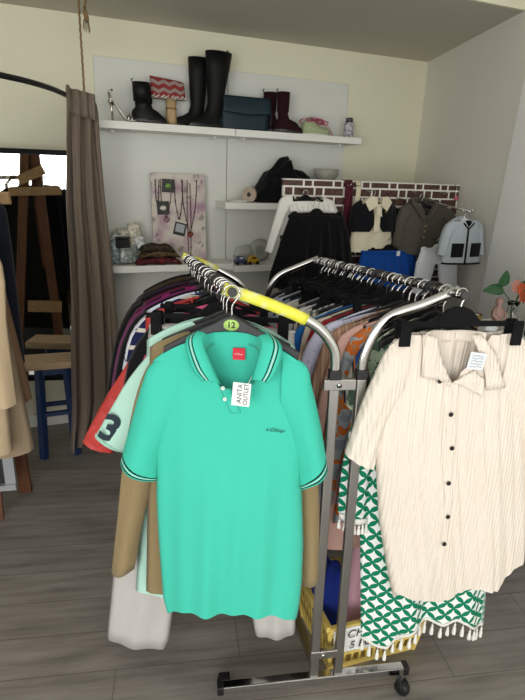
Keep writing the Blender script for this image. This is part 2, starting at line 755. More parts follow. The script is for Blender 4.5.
def boot(name, label, x, y, face, hs, hh, mat_, heel=True, cat='boot', group=None, shaft=0.05, length=0.24, lean=0.0, spread=0.0, solem=None):
    """a boot standing at (x, y): face = heading of the toe in the xy plane; hs shaft height"""
    t = thing(name, label, cat, (x, y, ZS), face, group)
    solem = solem or M_BLACKP
    b = MB()
    rows = []
    n = 18
    # shaft rings from top to ankle, then foot rings turning forward
    prof = [(hs, 0.0 + lean, shaft * (1.08 + spread), shaft * 0.92), (hs * 0.8, lean * 0.8, shaft * (1.05 + spread * .6), shaft * .92), (hs * 0.55, lean * 0.5, shaft, shaft * .86), (max(0.13, hs * 0.33), lean * .2, shaft * 0.84, shaft * 0.72),
            (0.095, 0.008, shaft * 0.95, shaft * 0.72)]
    for z, cx_, rx, ry in prof:
        rows.append([(cx_ + rx * cos(2 * pi * k / n), ry * sin(2 * pi * k / n), z) for k in range(n)])
    for z, x0, x1, ry in ((0.072, -0.058, 0.10, 0.040), (0.05, -0.062, length * 0.62, 0.043), (0.03, -0.062, length * 0.74, 0.044), (0.018, -0.062, length * 0.76, 0.043)):
        row = []
        for k in range(n):
            a = 2 * pi * k / n
            cxm, rr = (x0 + x1) / 2, (x1 - x0) / 2
            wd = ry * (1.0 - 0.18 * (1 + cos(a)) / 2)
            row.append((cxm + rr * cos(a), wd * sin(a), z))
        rows.append(row)
    b.grid(rows, close=True, capB=True)
    b.build('upper', mat_, t, world=False, solid=0.004)
    b = MB()
    poly = []
    for k in range(24):
        a = 2 * pi * k / 24
        x0, x1 = -0.065, length * 0.78
        poly.append(((x0 + x1) / 2 + (x1 - x0) / 2 * cos(a), 0.046 * (1 - 0.16 * (1 + cos(a)) / 2) * sin(a)))
    b.prism(poly, lambda u, v, w: (u, v, w + (0.006 if u < 0.02 else 0)), 0.006, 0.02)
    b.box((-0.03, 0, 0.012), (0.065, 0.07, 0.024))
    b.build('sole', solem, t, world=False)
    if heel:
        b = MB()
        b.tube([(-shaft * 1.02 + lean, 0, hs - 0.015), (-shaft * 1.2 + lean, 0, hs + 0.012), (-shaft * 1.0 + lean, 0, hs + 0.02)], 0.004, 6)
        b.build('pull_tab', mat_, t, world=False)
    return t


M_LEATHER = mat('black_leather', '#08090a', 0.55, 0, .3)
M_RUBBER = mat('black_rubber_boot', '#070708', 0.6, 0, .3)
# silver high-heeled sandal
t = thing('high_heel_sandal', 'silver high-heeled sandal at the left end of the top shelf', 'shoe', (0.46, 3.63, ZS))
M_SILVER = mat('silver_leather', '#cfccc4', 0.22, 1.0)
b = MB()
path = [(0.422, 3.63, 2.18), (0.44, 3.63, 2.175), (0.468, 3.63, 2.14), (0.495, 3.63, 2.1), (0.52, 3.63, 2.07), (0.56, 3.63, 2.064), (0.585, 3.63, 2.065)]
sp = smooth_path(path, 18)
rows = []
for i, p in enumerate(sp):
    w = 0.024 + 0.012 * (i / 17) - (0.016 if i == 17 else 0)
    rows.append([(p.x, p.y - w, p.z), (p.x, p.y + w, p.z), (p.x + .003, p.y + w, p.z + .006), (p.x + .003, p.y - w, p.z + .006)])
b.grid(rows, close=True, capA=True, capB=True)
b.build('insole', M_SILVER, t)
b = MB()
b.tube([(0.432, 3.63, 2.175), (0.440, 3.63, 2.125), (0.444, 3.63, ZS + .001)], [0.016, 0.008, 0.006], 8)
b.build('heel', M_SILVER, t)
b = MB()
b.tube([(0.455, 3.607, 2.15), (0.425, 3.61, 2.215), (0.425, 3.65, 2.215), (0.455, 3.653, 2.15)], 0.005, 6)
for x, z in ((0.535, 2.1), (0.555, 2.095)):
    b.tube([(x, 3.60, z - .03), (x + .005, 3.61, z), (x + .005, 3.65, z), (x, 3.66, z - .03)], 0.005, 6)
b.tube([(0.43, 3.63, 2.18), (0.432, 3.628, 2.225), (0.45, 3.63, 2.233)], 0.008, 6)
b.build('strap', M_SILVER, t)

boot('ankle_boot', 'black ankle boot beside the silver heel, nearer of its pair', 0.625, 3.645, R(-8), 0.235, 0, M_LEATHER, group='black ankle boots', shaft=0.048, length=0.20)
boot('ankle_boot', 'black ankle boot behind its twin, beside the chevron pouch', 0.660, 3.745, R(-8), 0.235, 0, M_LEATHER, group='black ankle boots', shaft=0.048, length=0.18)
boot('tall_boot', 'tall black knee boot nearer the front of the shelf', 1.10, 3.655, R(-165), 0.455, 0, M_RUBBER, group='tall black boots', shaft=0.062, length=0.25, lean=-0.030, spread=0.42)
boot('tall_boot', 'tall black knee boot standing behind its twin by the pouch', 1.005, 3.738, R(-172), 0.425, 0, M_RUBBER, group='tall black boots', shaft=0.054, length=0.27, lean=-0.012, spread=0.2)
M_REDB = mat('oxblood_suede', '#290d12', 0.85, 0, 0.2)
boot('ankle_boot', 'oxblood red ankle boot at the back beside the handbag', 1.525, 3.735, R(-15), 0.265, 0, M_REDB, group='oxblood boots', shaft=0.042, length=0.20)
boot('ankle_boot', 'oxblood red ankle boot at the front with its toe to the sneakers', 1.590, 3.655, R(-12), 0.262, 0, M_REDB, group='oxblood boots', shaft=0.040, length=0.19)

# chevron pouch on a wooden stump
t = thing('wooden_stump', 'round pale wood block holding up the chevron pouch', 'wood block', (0.823, 3.70, ZS))
b = MB()
b.lathe([(0.034, 0), (0.036, 0.03), (0.033, 0.10), (0.035, 0.158)], (0.823, 3.70, ZS), 16)
b.build('block', wood('stump_wood', '#a98a5e', '#c8ad80', (20, 20, 3)), t)
b = MB()
b.lathe([(0.0352, 0.10), (0.0362, 0.105), (0.0352, 0.11)], (0.823, 3.70, ZS), 16)
b.build('band', mat('stump_band', '#8a6b42', 0.6), t)


def chevron_material():
    t = NT('chevron_cloth')
    tc = t.n('TexCoord')
    sp_ = t.n('SeparateXYZ')
    t.t.links.new(tc.outputs['Object'], sp_.inputs[0])
    tri = t.math('PINGPONG', t.math('ADD', sp_.outputs[0], 5.0), 0.035)
    z = t.math('ADD', t.math('MULTIPLY', tri, 0.5), sp_.outputs[2])
    f = t.math('FRACT', t.math('ADD', t.math('DIVIDE', z, 0.046), 10.0))
    t.col(t.mix(t.math('GREATER_THAN', f, 0.45), lin('#9a8c86'), lin('#8d2b2b')))
    t.rough(0.75)
    return t.m


t = thing('clutch_pouch', 'red and grey chevron pouch with a glittering edge on the wood block', 'pouch', (0.805, 3.70, 2.216))
b = MB()
rows = []
for i in range(9):
    v = i / 8
    z = lerp(2.216, 2.333, v)
    hw = 0.113 - 0.004 * v
    row = []
    for k in range(24):
        a = 2 * pi * k / 24
        ca, sa = cos(a), sin(a)
        row.append((0.807 - 0.008 * v + hw * (abs(ca) ** 0.6) * (1 if ca > 0 else -1), 3.70 + (0.025 * (1 - v) + 0.006) * sa, z - 0.012 * ca * v))
    rows.append(row)
b.grid(rows, close=True, capA=True, capB=True)
b.build('body', chevron_material(), t)
b = MB()
for i in range(22):
    x = 0.70 + i * 0.0102
    b.blob((x, 3.672 - 0.004 * sin(i), 2.227 + 0.008 * sin(i * 2.1)), (0.006, 0.004, 0.006), i, 0.1, 6, 4)
b.build('sequin_edge', mat('sequins', '#f4ece2', 0.15, 0.7), t)

# teal handbag
t = thing('handbag', 'dark teal handbag with a folded flap between the tall and red boots', 'bag', (1.31, 3.67, ZS))
M_TEAL = mat('teal_leather', '#0c2733', 0.55)
b = MB()
rows = []
for i in range(11):
    v = i / 10
    z = lerp(ZS, 2.259, v)
    row = []
    for k in range(32):
        a = 2 * pi * k / 32
        ca, sa = cos(a), sin(a)
        row.append((1.315 + (0.172 - 0.004 * v) * (abs(ca) ** 0.35) * (1 if ca > 0 else -1), 3.67 + (0.055 - 0.025 * v) * (abs(sa) ** 0.7) * (1 if sa > 0 else -1) + .003 * sin(9 * ca), z + .004 * sin(7 * ca) * v))
    rows.append(row)
b.grid(rows, close=True, capA=True, capB=True)
b.build('body', M_TEAL, t)
b = MB()
rows = []
for i in range(8):
    v = i / 7
    rows.append([(1.148 + 0.335 * k / 14, 3.64 - 0.010 - 0.022 * sin(v * pi / 2), 2.265 - 0.115 * v * (1 - .25 * abs(k / 14 - .5))) for k in range(15)])
b.grid(rows)
b.build('flap', M_TEAL, t, solid=0.005)
b = MB()
b.tube([(1.15, 3.66, 2.235), (1.125, 3.64, 2.165), (1.14, 3.63, 2.085)], 0.006, 6)
b.tube([(1.48, 3.66, 2.235), (1.502, 3.64, 2.175), (1.49, 3.63, 2.095)], 0.006, 6)
b.build('strap', M_TEAL, t)

# sneakers and a pink gift bow
t = thing('sneaker', 'pale green and white sneaker lying under a pink lace tangle', 'shoe', (1.84, 3.66, ZS))
b = MB()
rows = []
for i in range(11):
    v = i / 10
    x = lerp(1.735, 1.955, v)
    hw = 0.036 + 0.012 * sin(v * pi)
    ht = 0.045 + 0.055 * math.exp(-((v - .28) / .25) ** 2)
    if i in (0, 10):
        hw *= .5
        ht *= .6
    rows.append([(x, 3.655 + hw * cos(pi * k / 8 * 1.0), ZS + .014 + ht * sin(pi * k / 8)) for k in range(9)])
b.grid(rows)
b.build('upper', mat('sneaker_green', '#a9b48c', 0.7), t, solid=0.003)
b = MB()
b.prism([(1.845 + 0.118 * cos(2 * pi * k / 20), 3.655 + 0.047 * sin(2 * pi * k / 20)) for k in range(20)], lambda u, v, w: (u, v, w), ZS, ZS + 0.018)
b.build('sole', mat('sneaker_sole', '#e8e4d8', 0.6), t)
t = thing('ribbon_tangle', 'crumpled pink ribbon bundle on the sneaker near the spray can', 'ribbon', (1.87, 3.655, ZS + .1))
b = MB()
r_ = random.Random(3)
for i in range(16):
    x0 = r_.uniform(1.745, 1.925)
    z0 = ZS + 0.085 + 0.02 * math.exp(-((x0 - 1.82) / .06) ** 2)
    a = r_.uniform(0, pi)
    pts = [(x0 + 0.028 * cos(a) * cos(k / 9 * 2 * pi), 3.645 + 0.03 * sin(k / 9 * 2 * pi), z0 + 0.014 * sin(k / 9 * 2 * pi + a)) for k in range(10)]
    b.tube(pts, 0.0055, 5, flat=0.5)
b.build('loops', mat('pink_ribbon', '#c0627f', 0.6), t)
b = MB()
b.tube(smooth_path([(1.92, 3.64, ZS + .07), (1.95, 3.63, ZS + .05), (1.962, 3.62, ZS + .02), (1.965, 3.615, ZS + .004)], 8), 0.006, 6, flat=.4)
b.build('tail', mat('pink_ribbon', '#c0627f', 0.6), t)

# spray can
t = thing('spray_can', 'small silver spray can at the right end of the top shelf', 'can', (2.122, 3.66, ZS))
b = MB()
b.lathe([(0.034, 0), (0.036, 0.004), (0.036, 0.095), (0.030, 0.106)], (2.122, 3.66, ZS), 20)
b.build('body', patterned('can_print', [(0, '#8a8790'), (0.5, '#cfced2'), (0.62, '#3a3560')], 28, mscale=(1, 1, 2)), t)
b = MB()
b.lathe([(0.027, 0.106), (0.027, 0.132), (0.02, 0.138)], (2.122, 3.66, ZS), 16)
b.build('cap', mat('can_cap', '#4a4a52', 0.4), t)

# ------------------------------------------------------------------ middle shelf goods
ZM = 1.5925
t = thing('paper_roll', 'beige roll of paper lying end-on on the middle shelf', 'roll', (1.34, 3.64, ZM))
ax = Matrix(((1, 0, 0), (0, 0, -1), (0, 1, 0)))
ax = Matrix.Rotation(R(-30), 3, 'Z') @ ax
b = MB()
prof = [(0.022, 0.0), (0.052, 0.0), (0.052, 0.14), (0.020, 0.14), (0.020, 0.0)]
rows = []
for r0, z0 in prof:
    rows.append([Vector((1.335, 3.60, ZM + 0.052)) + ax @ Vector((r0 * cos(2 * pi * k / 24), r0 * sin(2 * pi * k / 24), -z0)) for k in range(24)])
b.grid(rows, close=True, smooth=False)
b.build('paper', mat('roll_paper', '#b7a595', 0.8), t)
b = MB()
rows = []
for r0, z0 in [(0.016, -0.002), (0.0205, -0.002), (0.0205, 0.142), (0.016, 0.142), (0.016, -0.002)]:
    rows.append([Vector((1.335, 3.60, ZM + 0.052)) + ax @ Vector((r0 * cos(2 * pi * k / 20), r0 * sin(2 * pi * k / 20), -z0)) for k in range(20)])
b.grid(rows, close=True, smooth=False)
b.build('core', mat('roll_core', '#d6c9b8', 0.8), t)
b = MB()
for k in range(4):
    b.box((1.245 + 0.006 * k, 3.625, ZM + 0.002 + 0.0035 * k), (0.12, 0.10, 0.0025), Matrix.Rotation(R(-6 + 4 * k), 3, 'Z'))
tag(b.build('paper_sheets', mat('paper_white', '#e9e6df', 0.7)), 'few loose white paper sheets beside the paper roll', 'paper')
t = thing('plastic_pouch', 'small clear grey plastic pouch leaning behind the paper roll', 'pouch', (1.43, 3.66, ZM))
b = MB()
rows = []
for i in range(6):
    v = i / 5
    rows.append([(1.40 + 0.07 * k / 6 + .012 * v, 3.655 + 0.03 * v + 0.008 * sin(k), ZM + 0.002 + 0.075 * v + .004 * sin(k * 2)) for k in range(7)])
b.grid(rows)
b.build('film', mat('pouch_film', '#8b8b86', 0.25), t, solid=0.006)


def heap(name, label, cat, cx_, cy_, z0, prof, mat_, depth=0.11, seed=1, folds=5, part='cloth'):
    """a pile of folded cloth with a ridged surface; prof = [(x, height)]"""
    t = thing(name, label, cat, (cx_, cy_, z0))
    r_ = random.Random(seed)
    b = MB()
    NX, NA = 44, 22
    x0, x1 = prof[0][0], prof[-1][0]
    rows = []
    for i in range(NX + 1):
        u = i / NX
        x = lerp(x0, x1, u)
        h = interp(prof, x)[0]
        row = []
        for k in range(NA + 1):
            a = pi * k / NA
            rr = 1 + 0.06 * sin(folds * a * 2 + 9 * u + seed) + 0.05 * sin(23 * u + 3 * a + seed)
            row.append((x + 0.006 * sin(7 * a), cy_ - depth * cos(a) * rr * (0.35 + 0.65 * min(1, h / 0.1)), z0 + max(0.002, h * (sin(a) ** 0.55) * rr)))
        rows.append(row)
    b.grid(rows)
    b.build(part, mat_, t)
    return t


M_BLACKC = fabric('black_cloth', '#0b0b0d', 0.9, 0.5, 14)
heap('black_clothes_pile', 'untidy black clothes pile on the middle shelf behind the brick panel', 'clothes', 1.63, 3.66, ZM,
     [(1.395, 0.01), (1.402, 0.085), (1.43, 0.12), (1.475, 0.205), (1.53, 0.225), (1.60, 0.285), (1.645, 0.31), (1.67, 0.24), (1.74, 0.21), (1.80, 0.18), (1.86, 0.12), (1.93, 0.05), (1.97, 0.004)], M_BLACKC, 0.10, 2)
t = thing('bowl', 'pale grey footed bowl on the middle shelf beside the black clothes pile', 'bowl', (1.965, 3.67, ZM))
b = MB()
b.lathe([(0.05, 0), (0.048, 0.155), (0.070, 0.17), (0.086, 0.20), (0.094, 0.245), (0.089, 0.245), (0.075, 0.20), (0.04, 0.18), (0.0, 0.178)], (1.965, 3.67, ZM), 24)
b.build('body', mat('grey_ceramic', '#b2b0a6', 0.55), t)

# ------------------------------------------------------------------ low shelf goods
ZL = 1.1785
# jewellery board
t = thing('jewellery_board', 'cream pink-stained display board leaning on the low shelf', 'board', (0.86, 3.72, ZL))


def board_material():
    t = NT('jewellery_board_paint')
    v = t.coord('Object')
    n1 = t.noise(v, 7, 3)
    n2 = t.noise(t.coord('Object', (1, 1, 1), (0, 0, 1)), 30, 4)
    vo = t.n('TexVoronoi')
    vo.inputs['Scale'].default_value = 13
    t.t.links.new(v, vo.inputs['Vector'])
    base = t.ramp(n1, [(0.45, '#d9d0c4'), (0.60, '#bda3ab'), (0.72, '#a98398')])
    ring = t.math('MULTIPLY', t.math('GREATER_THAN', n2, 0.5), t.math('LESS_THAN', vo.outputs['Distance'], 0.30))
    t.col(t.mix(t.math('MULTIPLY', ring, 0.55), base, lin('#6f6862')))
    t.rough(0.7)
    return t.m


LEANV = Vector((0, 0.035, 0.585))     # the board leans back
b = MB()
f0 = Vector((0.686, 3.705, ZL))


def jb(u, v, w=0.0):
    """point on the board: u across 0..0.372, v up 0..0.585, w out towards the viewer"""
    return f0 + Vector((u, 0, 0)) + Vector((0, 0.0598, 0.9982)) * v + Vector((0, -0.9982, 0.0598)) * w


b.prism([(0, 0), (0.372, 0), (0.372, 0.588), (0, 0.588)], lambda u, v, w: jb(u, v, w), 0.0, -0.02)
b.build('panel', board_material(), t)
for u in (0.03, 0.06, 0.09, 0.15, 0.205, 0.245, 0.30, 0.345):
    b = MB()
    b.tube([jb(u, 0.54 - .01 * sin(u * 60), 0.0), jb(u, 0.545, 0.012), jb(u, 0.552, 0.012)], 0.0022, 5)
    b.build('hook', mat('brass_pin', '#6f5a3c', 0.4, 0.8), t)
for i, (u, v, hx, ctr, ang, lab) in enumerate(((0.112, 0.508, '#1c2420', '#6f9a3c', -3, 'black square brooch card with a green centre, top of the board'), (0.074, 0.362, '#1c201e', '#d8d6c8', 4, 'black square brooch card with a white centre, below the green one'), (0.186, 0.222, '#25262a', '#a9b0b4', -14, 'tilted black-framed pale brooch card on the jewellery board'))):
    c = jb(u, v, 0.008)
    t = thing('brooch_card', lab, 'brooch', c, 0, 'brooch cards')
    m = Matrix.Rotation(R(-ang), 3, 'Y')
    b = MB()
    b.box(c, (0.084, 0.006, 0.086), m)
    b.build('card', mat('card', hx, 0.4), t, bevel=0.003)
    b = MB()
    if i == 2:
        b.box(c + Vector((0, -0.004, 0.006)), (0.062, 0.003, 0.056), m)
    else:
        b.blob(c + Vector((0, -0.005, 0)), (0.022, 0.004, 0.016), i, 0.2, 10, 6)
    b.build('brooch', mat('brooch_col', ctr, 0.3), t)


def necklace(label, u0, u1, vtop, vbot, mat_, pend=None, wob=0.0, seed=0):
    t = thing('necklace', label, 'necklace', jb((u0 + u1) / 2, vtop, 0.013), 0, 'necklaces on the display board')
    b = MB()
    um = (u0 + u1) / 2
    pts = smooth_path([jb(u0, vtop, .013), jb(lerp(u0, um, .25) - wob, lerp(vtop, vbot, .5), .008), jb(um - .008, vbot + 0.02, .008), jb(um, vbot, .008), jb(um + .008, vbot + 0.02, .008), jb(lerp(u1, um, .25) + wob, lerp(vtop, vbot, .5), .008), jb(u1, vtop, .013)], 40)
    b.tube(pts, 0.0026, 5)
    b.build('chain', mat_, t)
    b = MB()
    r_ = random.Random(seed)
    for k in range(9):
        p_ = pts[3 + k * 4]
        b.blob(p_, (0.0055, 0.0045, 0.006), k, 0.1, 8, 5)
    b.build('bead', mat_, t)
    if pend:
        b = MB()
        for q_ in range(3):
            b.blob(jb(um + 0.012 * (q_ - 1), vbot - 0.014 - .008 * (q_ % 2), .010), (0.010, 0.005, 0.015), q_, 0.15, 10, 6)
        b.build('pendant', pend, t)


M_CHAIN = mat('dark_chain', '#4a3a34', 0.4, 0.6)
M_CHAIN2 = mat('brown_beads', '#6b4a3c', 0.5)
necklace('short dark chain necklace at the left edge of the board', 0.024, 0.05, 0.545, 0.40, M_CHAIN, None, 0.0, 1)
necklace('brown bead necklace hanging behind the brooch cards', 0.06, 0.13, 0.545, 0.30, M_CHAIN2, mat('mauve_stone', '#9a6f80', 0.4), 0.006, 2)
necklace('long dark necklace down the middle of the board', 0.155, 0.21, 0.545, 0.29, M_CHAIN, None, 0.004, 3)
necklace('long dark chain with copper leaf pendants on the board', 0.205, 0.31, 0.55, 0.20, M_CHAIN, mat('copper', '#8c4630', 0.35, 0.7), 0.002, 4)
necklace('long thin cord necklace at the right of the board', 0.243, 0.262, 0.53, 0.05, M_CHAIN2, None, 0.006, 5)

# cellophane bags of trinkets
for i, (x, y, z, w, h, hx, rot, lab) in enumerate((
        (0.475, 3.70, ZL, 0.12, 0.21, '#c6c1ae', -6, 'tall clear bag of cream trinkets leaning on the wall panel'),
        (0.575, 3.69, ZL, 0.09, 0.25, '#d6cdb4', 5, 'clear bag with a cream card beside the jewellery board'),
        (0.62, 3.655, ZL, 0.075, 0.18, '#b9bcb8', 14, 'narrow shiny clear bag tilted against the board edge'),
        (0.50, 3.635, ZL, 0.155, 0.105, '#77857e', 2, 'low grey green bag lying at the shelf front'),
        (0.415, 3.63, ZL, 0.07, 0.19, '#8ba0a6', -4, 'bluish clear bag half behind the brown curtain'))):
    t = thing('trinket_bag', lab, 'bag', (x, y, z), 0, 'clear trinket bags')
    m = Matrix.Rotation(R(-rot), 3, 'Y')
    b = MB()
    rows = []
    r_ = random.Random(i + 5)
    for a in range(9):
        v = a / 8
        row = []
        for k in range(16):
            an = 2 * pi * k / 16
            row.append(Vector((x, y, z)) + m @ Vector((w / 2 * (1 - .12 * v) * cos(an) * (1 + .06 * sin(5 * v * pi + i)), (0.022 * (1 - v) ** .6 + .002) * sin(an), h * v + 0.012 + .004 * sin(k))))
        rows.append(row)
    b.grid(rows, close=True, capA=True, capB=True)
    tt = NT('trinket_film')
    n_ = tt.noise(tt.coord('Object'), 45, 3)
    c = lin(hx)
    tt.col(tt.ramp(n_, [(0.35, tuple(q * .45 for q in c[:3]) + (1,)), (0.55, c), (0.7, (.8, .8, .76, 1))]))
    tt.rough(0.25)
    b.build('bag', tt.m, t)
    b = MB()
    b.box(Vector((x, y - .004, z)) + m @ Vector((0, 0, h * .93)), (w * .6, 0.006, h * .16), m)
    b.build('header_card', mat('header_card', '#d8d2c4', 0.6), t)
b = MB()
b.box((0.465, 3.600, ZL + 0.11 + .03), (0.088, 0.03, 0.055))
t = thing('black_box', 'small black jewellery box resting on the low bag', 'box', (0.465, 3.60, ZL + .108))
b.build('body', mat('black_card', '#0d0d0f', 0.7), t, bevel=0.006)
b = MB()
b.box((0.465, 3.600, ZL + 0.117 + .06), (0.090, 0.032, 0.014))
b.build('lid', mat('black_card2', '#131316', 0.6), t, bevel=0.004)

for i, (x0, x1, z, hx, hx2, lab) in enumerate(((0.545, 0.845, ZL, '#3a1f22', '#7c2a2f', 'folded dark red patterned scarf at the bottom on the shelf edge'), (0.57, 0.83, ZL + 0.045, '#4a3a2c', '#6d5c3a', 'folded olive brown scarf lying on the dark red one'), (0.575, 0.80, ZL + .082, '#2e2620', '#4b3f30', 'folded dark brown scarf topmost on the scarf stack'))):
    t = thing('folded_scarf', lab, 'scarf', ((x0 + x1) / 2, 3.62, z), 0, 'folded scarves')
    b = MB()
    rows = []
    for k in range(31):
        u = k / 30
        row = []
        for a in range(14):
            an = 2 * pi * a / 14
            hz = 0.024 * (1 - abs(2 * u - 1) ** 6) + .003
            row.append((lerp(x0, x1, u) + .006 * sin(3 * an), 3.62 + 0.08 * cos(an) * (1 + .05 * sin(11 * u)), z + hz + hz * sin(an) * (1 + .18 * sin(14 * u + i))))
        rows.append(row)
    b.grid(rows, close=True, capA=True, capB=True)
    b.build('cloth', patterned('scarf_print', [(0, hx), (0.5, hx2), (0.62, hx), (0.7, '#8a7a50')], 35, mscale=(1, 1, 3)), t)

# toys and plate
ZR = 1.1605
for x, hx, hx2, lab in ((1.283, '#4c5274', '#d8d8de', 'small blue and white toy car on the low shelf'), (1.378, '#c39a1c', '#4b3a20', 'small yellow toy car next to the blue one')):
    t = thing('toy_car', lab, 'toy', (x, 3.60, ZR), 0, 'toy cars')
    b = MB()
    b.prism([(-.045, .012), (.045, .012), (.047, .03), (.03, .036), (.018, .062), (-.022, .064), (-.036, .036), (-.047, .032)], lambda u, v, w: (x + u, 3.60 + w, ZR + v), -.024, .024)
    b.build('body', mat('toy', hx, 0.35), t, bevel=0.005)
    b = MB()
    b.box((x, 3.60, ZR + .049), (0.03, 0.05, 0.016))
    b.build('window', mat('toyw', hx2, 0.2), t, bevel=.003)
    for sx in (-.028, .028):
        for sy in (-.024, .024):
            b = MB()
            b.lathe([(0.012, -.004), (0.013, 0), (0.012, .004)], (x + sx, 3.60 + sy, ZR + .0125), 12, Matrix.Rotation(R(90), 3, 'X'))
            b.build('wheel', M_BLACKP, t)
t = thing('glass_plate', 'pale round glass plate standing against the wall by the toys', 'plate', (1.49, 3.74, ZR))
b = MB()
b.lathe([(0.0, 0), (0.06, 0.0), (0.082, -0.012), (0.083, -.009), (0.06, .004), (0, .004)], (1.485, 3.735, ZR + 0.085), 28, Matrix.Rotation(R(82), 3, 'X'))
b.build('disc', mat('plate_glass', '#a5a7a0', 0.2), t)
b = MB()
b.lathe([(0.03, 0.0055), (0.034, .0058), (0.034, .0045)], (1.485, 3.735, ZR + 0.085), 24, Matrix.Rotation(R(82), 3, 'X'))
b.build('foot_ring', mat('plate_ring', '#8f918b', 0.2), t)
t = thing('clear_bag', 'crumpled clear plastic bag behind the blue toy car', 'bag', (1.36, 3.75, ZR))
b = MB()
b.blob((1.355, 3.74, ZR + 0.062), (0.075, 0.03, 0.06), 4, 0.12, 18, 10)
b.build('film', mat('bagfilm', '#b6b8b2', 0.3), t)

# ================================================================== FITTING CORNER
# mirror in a black frame, turned a little to the left
MP = Vector((-0.03, 3.60, 0))
MR = R(-12)
mx = Vector((cos(MR), sin(MR), 0))
mn = Vector((sin(MR), -cos(MR), 0))       # towards the room


def mr(u, z, w=0.0):
    return MP + mx * u + mn * w + Vector((0, 0, z))


t = thing('standing_mirror', 'tall black-framed mirror behind the blue stool, reflecting an easel', 'mirror', MP + Vector((0, 0, .42)))
mz0, mz1 = 0.42, 1.862
b = MB()
UR = 0.225
for (u0, z0, u1, z1) in ((-.42, mz1 - .003, UR + .02, mz1 - .003), (-.42, mz0 + .019, UR + .02, mz0 + .019), (-.401, mz0, -.401, mz1), (UR, mz0, UR, mz1)):
    b.bar(mr(u0, z0, .004), mr(u1, z1, .004), 0.045, 0.026, tuple(mn) if u0 == u1 else (0, 0, 1))
b.build('frame', mat('black_frame', '#060606', 0.6, 0, .2), t)
b = MB()
b.grid([[mr(-.40, mz0 + .02), mr(UR, mz0 + .02)], [mr(-.40, mz1 - .02), mr(UR, mz1 - .02)]], smooth=False)
M_MIRROR = NT('mirror_glass')
M_MIRROR.col((.82, .84, .83, 1))
M_MIRROR.b.inputs['Metallic'].default_value = 1
M_MIRROR.rough(0.02)
b.build('glass', M_MIRROR.m, t)
b = MB()
b.prism([(-.40, mz0 + .01), (UR, mz0 + .01), (UR, mz1 - .01), (-.40, mz1 - .01)], lambda u, v, w: mr(u, v, w), -.010, -.003)
b.bar(mr(-.3, .02, -.1), mr(-.3, 1.2, -.012), .03, .02)
b.bar(mr(.15, .02, -.1), mr(.15, 1.2, -.012), .03, .02)
b.bar(mr(-.36, 0.0, -.0), mr(-.36, .44, 0), .03, .02)
b.bar(mr(.20, 0.0, -.0), mr(.20, .44, 0), .03, .02)
b.build('backing', M_BLACKP, t)

# blue stool with a plank seat
t = thing('stool', 'low blue stool with a pale plank seat standing before the mirror', 'stool', (-0.02, 3.40, 0))
b = MB()
b.box((-0.075, 3.395, 0.622), (0.36, 0.20, 0.045), Matrix.Rotation(R(-3), 3, 'Z'))
b.build('seat', M_BENCHW, t, bevel=0.006)
M_BLUE = mat('blue_paint', '#1a335f', 0.5)
for x in (-0.105, 0.055):
    for y in (3.325, 3.465):
        b = MB()
        b.bar((x, y, 0.600), (x + (.02 if x > 0 else -.02), y + (.02 if y > 3.4 else -.02), 0), 0.042, 0.042)
        b.build('leg', M_BLUE, t, bevel=.004)
b = MB()
b.prism([(-.125, 3.31), (.075, 3.31), (.075, 3.48), (-.125, 3.48)], lambda u, v, w: (u, v, w), .557, .599)
b.build('apron', M_BLUE, t, bevel=.004)
for p_, q_ in (((-.115, 3.315, .30), (.065, 3.315, .30)), ((-.115, 3.475, .30), (.065, 3.475, .30)), ((.065, 3.32, .22), (.065, 3.47, .22))):
    b = MB()
    b.bar(p_, q_, .03, .024)
    b.build('stretcher', M_BLUE, t)

# easel, mostly out of the frame to the left and seen in the mirror
def mirror_image(p):
    p = Vector(p)
    d = (p - MP).dot(mn)
    return p - 2 * d * mn


EY = 4.28
ez = lambda x, z, y=EY: mirror_image((x * EY / 4.5, y, H + (z - H) * EY / 4.5))
t = thing('easel', 'wooden A-frame easel whose foot shows under the left coats', 'easel', Vector((ez(0, 0).x, ez(0, 0).y, 0)))
top1, top2 = ez(-.070, 2.02), ez(-.030, 2.02)


def leg_to_floor(a, b_):
    a, b_ = Vector(a), Vector(b_)
    k = a.z / (a.z - b_.z)
    q_ = a + (b_ - a) * k
    q_.z = 0.0
    return q_


for a, b_ in ((top1, ez(-.235, .70)), (top2, ez(.028, .70))):
    b = MB()
    b.bar(a, leg_to_floor(a, b_), 0.03, 0.062, tuple(mx))
    b.build('leg', M_EASEL, t)
back = (top1 + top2) / 2
b = MB()
b.bar(back + Vector((0, .02, -.02)), Vector((back.x - .12, back.y - .42, 0.0)), 0.045, 0.025, tuple(mx))
b.build('rear_leg', M_EASEL, t)
b = MB()
b.bar(ez(-.225, 1.60, EY - .03), ez(.14, 1.615, EY - .03), 0.022, 0.058)
b.build('tray', M_EASELPALE, t)
b = MB()
b.bar(ez(-.15, 1.68, EY - .05), ez(.03, 1.765, EY - .05), 0.018, 0.065)
b.build('clamp_bar', M_EASELPALE, t)
b = MB()
b.bar(ez(-.175, .735, EY - .02), ez(.075, .715, EY - .02), 0.02, 0.085)
b.build('cross_bar', M_EASELPALE, t)

# framed board propped at the foot of the easel
t = thing('framed_board', 'grey white framed dark board propped on the floor at lower left', 'picture frame', (-0.5, 2.72, 0))


def fb(u, v, w=0.0):
    return Vector((-0.246, 2.70, 0.17)) + Vector((-0.985, .15, -.06)) * u + Vector((-0.012, .06, .99)) * v + Vector((.16, .98, -.05)) * w


